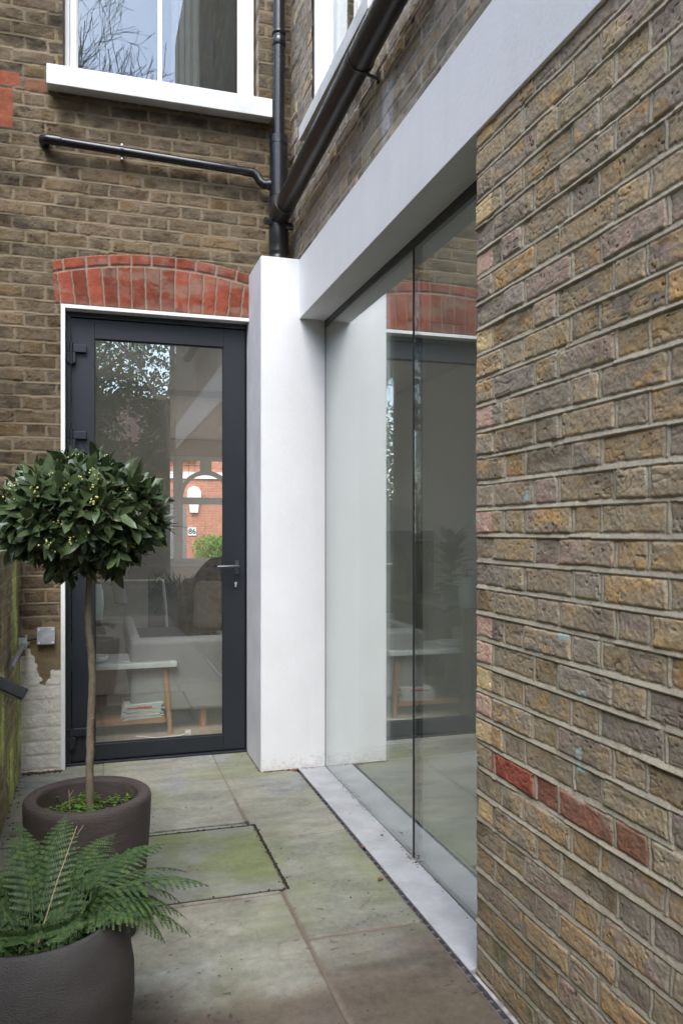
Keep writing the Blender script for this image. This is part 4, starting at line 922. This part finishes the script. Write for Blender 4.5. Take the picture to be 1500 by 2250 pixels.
fall(1.03, 4.24, .05, .1, 'long orange brown leaf at the foot of the white pillar', .005); fall(.50, 3.60, .012, .5, 'small dark leaf scrap on the paving behind the manhole cover')

# crumbs of soil and leaf gathered where things meet the paving
b = MB(); r3 = random.Random(77)
def crumb(x, y, z, s_):
    b.box(x - s_, x + s_, y - s_ * .7, y + s_ * .7, z, z + s_ * .7, Matrix.Rotation(r3.uniform(0, 3), 3, 'Z') @ Matrix.Rotation(r3.uniform(-.6, .6), 3, 'X'))
for k in range(170): crumb(r3.uniform(.86, 1.2), 4.275 - abs(r3.gauss(0, .008)), .001, r3.uniform(.0012, .004))
for k in range(90): crumb(.845 - abs(r3.gauss(0, .006)), r3.uniform(4.28, 4.68), .001, r3.uniform(.001, .003))
for k in range(150): crumb(1.205 - abs(r3.gauss(0, .010)), r3.choice([r3.uniform(2.2, 4.2), r3.gauss(2.97, .05), r3.gauss(3.7, .1)]), .003, r3.uniform(.0008, .0028))
for k in range(260): crumb(1.047 + r3.gauss(0, .006), r3.uniform(2.0, 4.2), -.004, r3.uniform(.001, .0035))
for k in range(70): crumb(-.395 + abs(r3.gauss(0, .02)), r3.uniform(2.6, 4.6), .001, r3.uniform(.0015, .005))
for k in range(120): crumb(r3.uniform(-.39, -.18), 4.625 - abs(r3.gauss(0, .02)), .001, r3.uniform(.002, .007))
for k in range(60): crumb(r3.uniform(0, 1.0), r3.uniform(2.0, 4.6), .002, r3.uniform(.0008, .003))
tag(b.build('debris', mat('soil_crumbs', (.05, .03, .02), .95, .5, 60, col2=(.16, .08, .045))), 'scattered crumbs of soil and dead leaf along the edges of the paving', 'debris', kind='stuff')
# ================================================================ things inside, seen through the door
tb = empty('side_table', (.08, 5.42, F)); tag(tb, 'low marble topped side table with oak legs behind the door glass', 'side table')
b = MB(); b.box(-.42, .405, -.23, .23, .430, .462); b.build('table_top', M_marble, tb, bevel=.003)
for sx, sy in ((1, -1), (1, 1), (-1, -1), (-1, 1)):
    b = MB(); b.tube([(.335 * sx, .17 * sy, .429), (.365 * sx, .205 * sy, 0)], [.019, .015], 12); b.build('leg', M_oak, tb)
b = MB(); b.box(-.33, .33, -.205, -.185, .075, .115); b.box(-.33, .33, .185, .205, .075, .115); b.box(-.345, .345, -.184, .184, .078, .088); b.box(-.33, -.02, .16, .18, .12, .20); b.build('magazine_rack', M_oak, tb)
b = MB(); rr_ = random.Random(3)
for k in range(11):
    a = rr_.gauss(0, .05); z = .115 - .026 + k * .0085
    b.cur = 0; b.box(-.12 + a * .1, .12 + a * .1, -.15, .13, z, z + .0065, Matrix.Rotation(a, 3, 'Z') @ Matrix.Rotation(R(-3), 3, 'Y'))
b.cur = 1; b.box(-.04, .10, -.11, -.08, z + .0068, z + .0075, Matrix.Rotation(R(-3), 3, 'Y')); b.box(-.11, .03, .02, .05, z + .0072, z + .0079, Matrix.Rotation(R(-3), 3, 'Y'))
b.box(-.09, .06, -.1515, -.1502, z - .02, z - .008)
nb = b.build('newspaper_stack', [M_paper, M_red], None, loc=(.27, 5.36, F + .018)); tag(nb, 'untidy pile of newspapers on the rack under the marble table', 'newspapers')
b = MB(); b.lathe([(0, 0), (.085, 0), (.095, .012), (.095, .034), (.089, .034), (.087, .012), (0, .010)], n=40); tag(b.build('round_tray', M_clear, None, loc=(-.03, 5.36, .475)), 'round white tray on the left end of the marble table', 'tray')
sf = empty('sofa', (1.0, 6.2, F)); tag(sf, 'light grey upholstered sofa on short oak legs behind the side table', 'sofa')
b = MB(); b.box(-.78, 1.3, -.78, .6, .13, .42); b.build('sofa_base', M_sofa, sf, bevel=.03, seg=3)
b = MB(); b.box(-.80, 1.3, -.95, -.785, .13, .60); b.build('armrest', M_sofa, sf, bevel=.035, seg=4)
b = MB(); b.box(-.80, -.73, -.78, .6, .425, .61); b.build('backrest', M_sofa, sf, bevel=.03, seg=3)
b = MB(); b.box(-.1, .8, -.6, .4, .425, .50); b.build('seat_cushion', M_sofa, sf, bevel=.03, seg=3)
for x, y in ((-.33, -.85), (.9, -.85), (-.7, .5), (1.2, .5)):
    b = MB(); b.tube([(x, y, .129), (x, y, 0)], [.028, .02], 14); b.build('leg', M_oak, sf)
b = MB(); b.box(-.72, -.34, -.35, .58, .425, .50); b.build('dark_throw', mat('slate_throw', (.06, .065, .08), .9, .1), sf, bevel=.01)
b = MB(); b.box(-.16, .30, -.07, .07, .0, .40, Matrix.Rotation(R(-14), 3, 'X') @ Matrix.Rotation(R(4), 3, 'Y')); c_ = b.build('cushion', M_cush, None, loc=(.90, 6.5, .50), bevel=.06, seg=4); tag(c_, 'taupe scatter cushion standing on the grey sofa', 'cushion')
# armchair heaped with a dark jacket
b = MB()
for (x, y, z, rx, ry, rz_) in ((0, 0, 0, .34, .3, .22), (-.18, .0, -.08, .2, .25, .16), (.22, .05, .06, .26, .2, .18), (.05, -.1, .1, .2, .16, .12), (-.3, .02, -.18, .14, .16, .1)):
    n1, n2 = 20, 12; vs = []; fs = []
    for i in range(n2 + 1):
        for k in range(n1):
            th_ = math.pi * i / n2; a = 2 * math.pi * k / n1; w_ = 1 + .13 * math.sin(5 * a + x * 9) * math.sin(3 * th_) + .06 * math.sin(11 * a + 4 * th_)
            vs.append((x + rx * w_ * math.sin(th_) * math.cos(a), y + ry * w_ * math.sin(th_) * math.sin(a), z + rz_ * w_ * math.cos(th_)))
    for i in range(n2):
        for k in range(n1): fs.append((i * n1 + k, i * n1 + (k + 1) % n1, (i + 1) * n1 + (k + 1) % n1, (i + 1) * n1 + k))
    b.add(vs, fs, True)
tag(b.build('jacket', M_dark, None, loc=(1.16, 7.15, .84)), 'dark blue jacket heaped on an armchair beyond the sofa', 'jacket')
ac = empty('armchair', (1.15, 7.25, F)); tag(ac, 'brown armchair under the dark jacket in the living room', 'armchair')
b = MB(); b.box(-.4, .4, -.35, .35, .12, .44); b.build('seat', M_cush, ac, bevel=.05, seg=3); b = MB(); b.box(-.4, .4, .2, .36, .44, .86); b.build('backrest', M_cush, ac, bevel=.05, seg=3)
for x, y in ((-.33, -.3), (.33, -.3), (-.33, .3), (.33, .3)):
    b = MB(); b.tube([(x, y, 0), (x, y, .13)], .02, 10); b.build('leg', M_oak, ac)
# planter with grassy fern
pl = empty('indoor_plant', (.66, 8.45, F)); tag(pl, 'bushy green indoor plant in a dark trough below the bay window', 'houseplant')
b = MB(); b.box(-.32, .32, -.1, .1, .0, .66); b.build('trough', M_cab, pl, bevel=.01)
b = MB(); r2 = random.Random(5)
for k in range(420):
    a = r2.uniform(0, 6.28); el = r2.uniform(.2, 1.4); p = Vector((r2.uniform(-.26, .26), r2.uniform(-.07, .07), .66)); L = r2.uniform(.12, .30)
    leaf_shape(b, p, Vector((math.cos(a) * math.cos(el), math.sin(a) * math.cos(el), math.sin(el))), Vector((0, 0, 1)), L, .012, .2, .45, 0, 5)
b.build('foliage', M_house, pl, recalc=False)
# white window-side chair
wc = empty('white_chair', (.36, 9.4, F)); tag(wc, 'white moulded chair standing near the bay window', 'chair')
b = MB(); b.box(-.20, .22, -.2, .2, .44, .475); b.build('seat', M_clear, wc, bevel=.01); b = MB(); b.box(-.23, -.195, -.2, .2, .44, .98); b.build('backrest', M_clear, wc, bevel=.01)
for x, y in ((-.18, -.17), (.19, -.17), (-.18, .17), (.19, .17)):
    b = MB(); b.tube([(x, y, .439), (x * 1.1, y * 1.1, 0)], .014, 10); b.build('leg', M_clear, wc)
fl_ = empty('floor_lamp', (.60, 8.1, F)); tag(fl_, 'slim white floor lamp with a hooked neck in front of the indoor plant', 'lamp')
b = MB(); b.tube([(.07, 0, 0), (.05, 0, .5), (.02, 0, .80), (-.015, 0, .835), (-.05, 0, .80)], .014, 10); b.build('lamp_arm', M_clear, fl_); b = MB(); b.lathe([(0, 0), (.09, 0), (.09, .015), (0, .02)], (.07, 0, 0), 24); b.build('lamp_base', M_clear, fl_)
# cabinet by the door wall with vase, speaker and plant, mostly seen mirrored in the side glazing
cb = empty('cabinet', (-.27, 5.98, F)); tag(cb, 'dark walnut cabinet with open shelf against the left living room wall', 'cabinet')
b = MB(); b.box(-.31, .17, -.42, .72, .70, .735); b.box(-.31, .17, -.42, -.39, 0, .70); b.box(-.31, .17, .69, .72, 0, .70); b.box(-.31, .17, -.389, .689, .05, .08); b.box(-.31, .17, -.389, .689, .36, .385); b.box(-.31, -.30, -.389, .689, .08, .70); b.build('cabinet_body', M_cabw, cb)
b = MB(); b.box(.155, .169, -.385, .14, .39, .695); b.build('cabinet_door', M_cab, cb)
cn = empty('console', (-.25, 5.03, F)); tag(cn, 'narrow dark walnut console just inside the glass door', 'console')
b = MB(); b.box(-.26, .27, -.09, .09, .735, .76); b.box(-.26, -.24, -.09, .09, 0, .735); b.box(.22, .24, -.09, .09, 0, .735); b.box(-.24, .22, -.09, .09, .35, .37); b.build('console_frame', M_cabw, cn)
vz = empty('vase', (-.035, 5.03, .773)); tag(vz, 'pale green ceramic vase holding copper cutlery, on the narrow console', 'vase')
b = MB(); b.lathe([(0, 0), (.055, 0), (.065, .01), (.072, .10), (.068, .17), (.055, .21), (.058, .22), (.050, .22), (.052, .20), (.060, .1), (0, .02)], n=36); b.build('vase_body', M_vase, vz)
b = MB()
for k in range(3): b.tube([(.01 * k, .0, .12), (.02 + .02 * k, .01 * k, .30 + .01 * k)], .004, 8)
b.build('copper_cutlery', M_copper, vz)
hp = empty('rubber_plant', (-.22, 5.72, .750)); tag(hp, 'broad leaved potted plant on the walnut cabinet', 'houseplant')
b = MB(); b.lathe([(0, 0), (.07, 0), (.08, .01), (.09, .13), (.083, .13), (.08, .10), (0, .10)], n=30); b.build('plant_pot', M_lampbox, hp)
b = MB()
for k in range(34):
    a = k * 2.4; el = .15 + 1.2 * (k / 34); p = Vector((0, 0, .1 + .34 * k / 34)); leaf_shape(b, p, Vector((math.cos(a) * math.cos(el), math.sin(a) * math.cos(el), math.sin(el) * .8)), Vector((0, 0, 1)), .22, .09, .15, .35, .02, 7)
b.tube([(0, 0, .1), (.01, 0, .45)], .006, 8); b.build('foliage', M_house, hp, recalc=False)
tv = empty('television', (-.32, 6.86, F)); tag(tv, 'black flat television screen on a stand past the walnut cabinet', 'television')
b = MB(); b.box(-.24, .24, -.02, .02, .55, 1.30); b.build('screen', mat('dark_screen', (.02, .02, .022), .2, .1), tv, bevel=.004); b = MB(); b.box(-.04, .04, -.14, .14, 0, .02); b.tube([(0, 0, .02), (0, 0, .56)], .018, 10); b.build('stand', M_cab, tv)
rd = empty('radio', (-.20, 5.62, .412)); tag(rd, 'cream portable radio on the open cabinet shelf', 'radio')
b = MB(); b.box(-.05, .05, -.09, .09, 0, .17); b.build('radio_body', mat('cream_casing', (.6, .62, .56), .4, .05), rd, bevel=.02, seg=4); b = MB(); b.box(.0495, .053, -.07, .07, .02, .10); b.box(.0495, .053, -.06, .02, .12, .145); b.build('speaker_grille', M_rub, rd)
b = MB()
for y in (.035, .058): b.tube([(.05, y, .13), (.058, y, .13)], .007, 12)
b.build('tuning_knobs', M_rub, rd)
b = MB(); b.box(-.018, .018, -.012, .012, 0, .028); b.tube([(0, -.012, .014), (-.05, -.04, .008), (-.2, -.05, .006), (-.32, .02, .006)], .004, 8); tag(b.build('plug', M_clear, None, loc=(.55, 5.16, F), bevel=.003), 'white electric plug and lead lying on the oak floor by the door', 'plug')

# ================================================================ across the street, seen through the bay window
tag(MB().box(-60, 60, 14.6, 18, -.08, -.02).build('pavement', mat('street_paving', (.3, .29, .28), .9, .1)), kind='structure')
tag(MB().box(-60, 60, 18, 21, -.08, -.03).build('road', M_tarmac), kind='structure')
YO = 24
oh = empty('opposite_house', (3, YO, -.08)); tag(oh, 'red brick terraced house across the street, seen small through the bay window', 'house')
b = MB(); holes_wall(b, 'x', 0, .3, -26, 26, 0, 9, [(-1.35, -.55, 0, 2.15), (-2.2, -.3, 3.62, 5.6), (1.55, 3.4, .8, 2.5), (-5.4, -3.6, .8, 2.5), (1.3, 3.2, 3.6, 5.6)]); b.build('wall', M_redfar, oh)
b = MB(); b.box(-1.40, -.50, -.02, .06, 0, 2.16); b.build('front_door', mat('grey_front_door', (.18, .17, .17), .4, .05), oh)
b = MB(); b.box(-26, 26, -.06, -.002, 2.95, 3.14); b.build('stone_band', M_white, oh)
b = MB(); b.prism([(-.27 + .20 * math.cos(R(a)), 2.52 + .20 * math.sin(R(a))) for a in range(0, 181, 15)] + [(-.47, 2.30), (-.07, 2.30)], -.12, -.002); b.prism([(-.42, 2.28), (-.38, 1.94), (-.16, 1.94), (-.12, 2.28)], -.11, -.002)
b.prism([(-1.55 + .20 * math.cos(R(a)), 2.52 + .20 * math.sin(R(a))) for a in range(0, 181, 15)] + [(-1.75, 2.30), (-1.35, 2.30)], -.12, -.002); b.build('porch_corbel', M_white, oh)
for x0, x1, z0, z1 in ((-2.2, -.3, 3.62, 5.6), (1.55, 3.4, .8, 2.5), (-5.4, -3.6, .8, 2.5), (1.3, 3.2, 3.6, 5.6)):
    b = MB(); b.box(x0, x0 + .1, -.03, .1, z0, z1); b.box(x1 - .1, x1, -.03, .1, z0, z1); b.box(x0 + .1, x1 - .1, -.03, .1, z1 - .1, z1); b.box(x0 - .1, x1 + .1, -.15, .1, z0 - .12, z0 + .05); b.box((x0 + x1) / 2 - .04, (x0 + x1) / 2 + .04, -.02, .08, z0 + .05, z1 - .1); f_ = b.build('window', M_gloss, oh)
    b = MB(); b.box(x0 + .1, x1 - .1, .05, .06, z0 + .05, z1 - .1); b.build('pane', mat('far_pane', (.10, .11, .12), .1, .1), f_)
b = MB(); b.box(-26, 26, -.3, 6, 9, 9.3); b.prism([(-.2, 9.25), (5.9, 9.25), (3, 12.5)], -26, 26, 'x'); b.build('roof', mat('slate_roof', (.12, .12, .14), .8, .2), oh)
b = MB(); b.box(-.12, .12, -.02, 0, -.12, .12); ps = b.build('number_plate', M_clear, None, loc=(2.68, YO - .02, 1.30)); tag(ps, 'small white house number plate reading 86 on the red brick across the street', 'number plate')
tcu = bpy.data.curves.new('digits', 'FONT'); tcu.body = '86'; tcu.size = .22; tcu.align_x = 'CENTER'; tcu.align_y = 'CENTER'; tcu.extrude = .003; tcu.offset = .003
to = bpy.data.objects.new('digits_source', tcu); COL.objects.link(to); bpy.context.view_layer.update()
me = bpy.data.meshes.new_from_object(to.evaluated_get(bpy.context.evaluated_depsgraph_get())); COL.objects.unlink(to); bpy.data.objects.remove(to)
me.materials.clear(); dg = mk('digits', me, ps, (0, -.026, 0), [M_rub]); dg.rotation_euler = (R(90), 0, 0)
def leaf_cloud(name, m, parent, blobs, n, size, seed, loc=None, shape=.5, big=None):
    """many small bent leaf faces spread through the volume of the given ellipsoids"""
    r = np.random.default_rng(seed); bl = np.array(blobs, float); vol = bl[:, 3] * bl[:, 4] * bl[:, 5]
    idx = r.choice(len(bl), n, p=vol / vol.sum()); d = r.normal(size=(n, 3)); d /= np.linalg.norm(d, axis=1)[:, None]
    rad = r.uniform(.35, 1, n) ** .6; c = bl[idx, :3] + d * bl[idx, 3:6] * rad[:, None]
    ax = r.normal(size=(n, 3)) + d * .5; ax /= np.linalg.norm(ax, axis=1)[:, None]; b2 = np.cross(ax, r.normal(size=(n, 3))); b2 /= np.linalg.norm(b2, axis=1)[:, None]
    L = size * r.uniform(.6, 1.3, n)[:, None]; W = L * shape
    v = np.stack([c, c + ax * L * .5 + b2 * W * .5, c + ax * L, c + ax * L * .5 - b2 * W * .5], 1).reshape(-1, 3)
    f = np.arange(n * 4, dtype=np.int32)
    me = bpy.data.meshes.new(name); me.vertices.add(n * 4); me.vertices.foreach_set('co', v.astype(np.float32).ravel()); me.loops.add(n * 4); me.loops.foreach_set('vertex_index', f)
    me.polygons.add(n); me.polygons.foreach_set('loop_start', np.arange(0, n * 4, 4, dtype=np.int32)); me.update(calc_edges=True)
    return mk(name, me, parent, loc, [m])
hd = leaf_cloud('hedge', M_hedge, None, [(x, 0, z, .42, .38, .4) for x in np.arange(.0, 3.6, .35) for z in (.35, .86)], 26000, .09, 8, loc=(2.93, 22.2, -.05)); tag(hd, 'bright green clipped hedge in front of the red brick house across the street', 'hedge')
def bare_tree(name, loc, h, seed, label, trunk_r=.13, spread=.5, depth=6, m=None, lean=(0, 0), group=None, forks=3, minr=.004):
    r = random.Random(seed); root = empty(name, loc); tag(root, label, 'tree', group); tk = MB(); br = MB()
    def grow(p, d, L, rad, lvl):
        pts = [p]; q = p; dd = d
        for i in range(4):
            dd = (dd + Vector((r.gauss(0, .10), r.gauss(0, .10), r.gauss(.05, .06)))).normalized(); q = q + dd * L / 4; pts.append(q)
        rr = [max(minr, rad * (1 - .32 * i / 4)) for i in range(5)]
        (tk if lvl < 2 else br).tube(pts, rr, 10 if lvl < 2 else (5 if lvl < 4 else 3), cap=False)
        if lvl >= depth: return
        for k in range(forks if lvl else 3):
            t_ = pts[-1] if k < 2 else pts[r.randint(2, 3)]
            a = r.uniform(0, 6.28); o_ = dd.orthogonal().normalized(); o_ = Quaternion(dd, a) @ o_
            nd = (dd + o_ * r.uniform(.35, .8) * (1 + spread * .4) + Vector((0, 0, .10))).normalized(); grow(t_, nd, L * r.uniform(.62, .84), rad * r.uniform(.52, .68), lvl + 1)
    grow(Vector((0, 0, -.1)), Vector((lean[0], lean[1], 1)).normalized(), h * .27, trunk_r, 0)
    tk.build('trunk', m or M_bark2, root, recalc=False); br.build('branches', m or M_bark2, root, recalc=False); return root
bare_tree('street_tree', (4.4, 20.9, -.05), 4.2, 31, 'thin bare young tree in front of the house across the street', .05, .5, 5, M_twig)

# ================================================================ garden behind the viewer, mirrored in the panes
GG = 'bare garden trees mirrored in the glass'
bare_tree('bare_tree', (.45, -6.6, -.09), 17, 5, 'tall bare garden tree, its branches mirrored in the sash window', .13, .6, 8, M_bark2, (-.06, .0), GG, 3, .0045)
bare_tree('bare_tree', (-.35, -7.6, -.09), 11, 12, 'leaning bare garden tree mirrored in the left of the door glass', .12, .5, 6, M_bark2, (.12, 0), GG, 3, .006)
bare_tree('bare_tree', (1.6, -8.4, -.09), 10.5, 23, 'forked bare garden tree mirrored near the middle of the door glass', .11, .5, 6, M_bark2, (-.14, 0), GG, 3, .006)
def evergreen(loc, blobs, n, size, seed, label):
    root = empty('evergreen_tree', loc); tag(root, label, 'tree', 'evergreens at the end of the garden')
    b = MB(); hh = max(q[2] for q in blobs); b.tube([(0, 0, -.1), (.05, 0, hh * .5), (0, .05, hh)], [.16, .12, .05], 10); b.build('trunk', M_bark2, root)
    leaf_cloud('crown', M_evergreen, root, blobs, n, size, seed); return root
re_ = random.Random(9)
def blob_set(w_, h_, n, z0): return [(re_.uniform(-w_, w_), re_.uniform(-w_ * .6, w_ * .6), re_.uniform(z0, h_), re_.uniform(.5, 1.0), re_.uniform(.5, .9), re_.uniform(.45, .9)) for _ in range(n)]
evergreen((-1.6, -11.5, -.09), blob_set(1.9, 7.2, 26, 1.2), 16000, .14, 1, 'broad dark evergreen at the garden end, mirrored at the left of the door glass')
evergreen((1.9, -12.4, -.09), blob_set(1.9, 7.8, 26, 1.3), 16000, .14, 2, 'tall holly like evergreen mirrored behind the forked bare tree')
evergreen((5.2, -12.0, -.09), blob_set(1.8, 6.6, 22, 1.0), 12000, .14, 3, 'evergreen at the garden end beyond the wing of the house')
evergreen((-5.2, -11.5, -.09), blob_set(1.9, 6.4, 22, 1.0), 12000, .14, 4, 'evergreen in the far left corner of the garden')
rh = empty('neighbouring_house', (1, -26, -.09)); tag(rh, 'red brick house far beyond the garden trees', 'house')
b = MB(); b.box(-9, 9, -5, 0, 0, 5.2); b.build('wall', M_redfar, rh)
b = MB(); b.prism([(-5.4, 5.2), (.4, 5.2), (-2.5, 7.6)], -9.2, 9.2, 'x'); b.build('roof', mat('clay_tile_roof', (.25, .12, .08), .8, .2), rh)
nw = empty('sky_blocking_wing', (-3.6, 0, 0)); tag(nw, 'brick wing added at the left to cut sky light, mirrored in the glass', 'house')
b = MB(); b.box(-4, 0, -6.5, 4.6, -.09, 5.6); b.build('wall', M_wallside, nw); b = MB(); b.box(-4.1, .12, -6.6, 4.62, 5.601, 5.75); b.build('roof', M_tarmac, nw)  # wing out of view, added and sized to hold back sky light
fnc = empty('garden_fence', (0, -13.6, -.09)); tag(fnc, 'weathered timber fence across the far end of the garden', 'fence')
b = MB()
for k in range(70): b.box(-7 + k * .2, -6.985 + k * .2 + .17, 0, .02, .05, 1.8)
b.build('boards', mat('weathered_boards', (.16, .12, .085), .9, .3, 5, stretch=(4, 4, .4)), fnc); b = MB(); b.box(-7, 7, .021, .06, .4, .48); b.box(-7, 7, .021, .06, 1.4, 1.48); b.build('rails', M_bark2, fnc)
lw = leaf_cloud('lawn', mat('grass_blade', (.05, .10, .02), .7, .3, 3), None, [(x, y, -.05, .9, .9, .05) for x in np.arange(-5, 6, 1.2) for y in np.arange(-12, -3.5, 1.2)], 16000, .07, 77, shape=.12); tag(lw, 'grass of the garden lawn behind the paving', 'grass', kind='stuff')
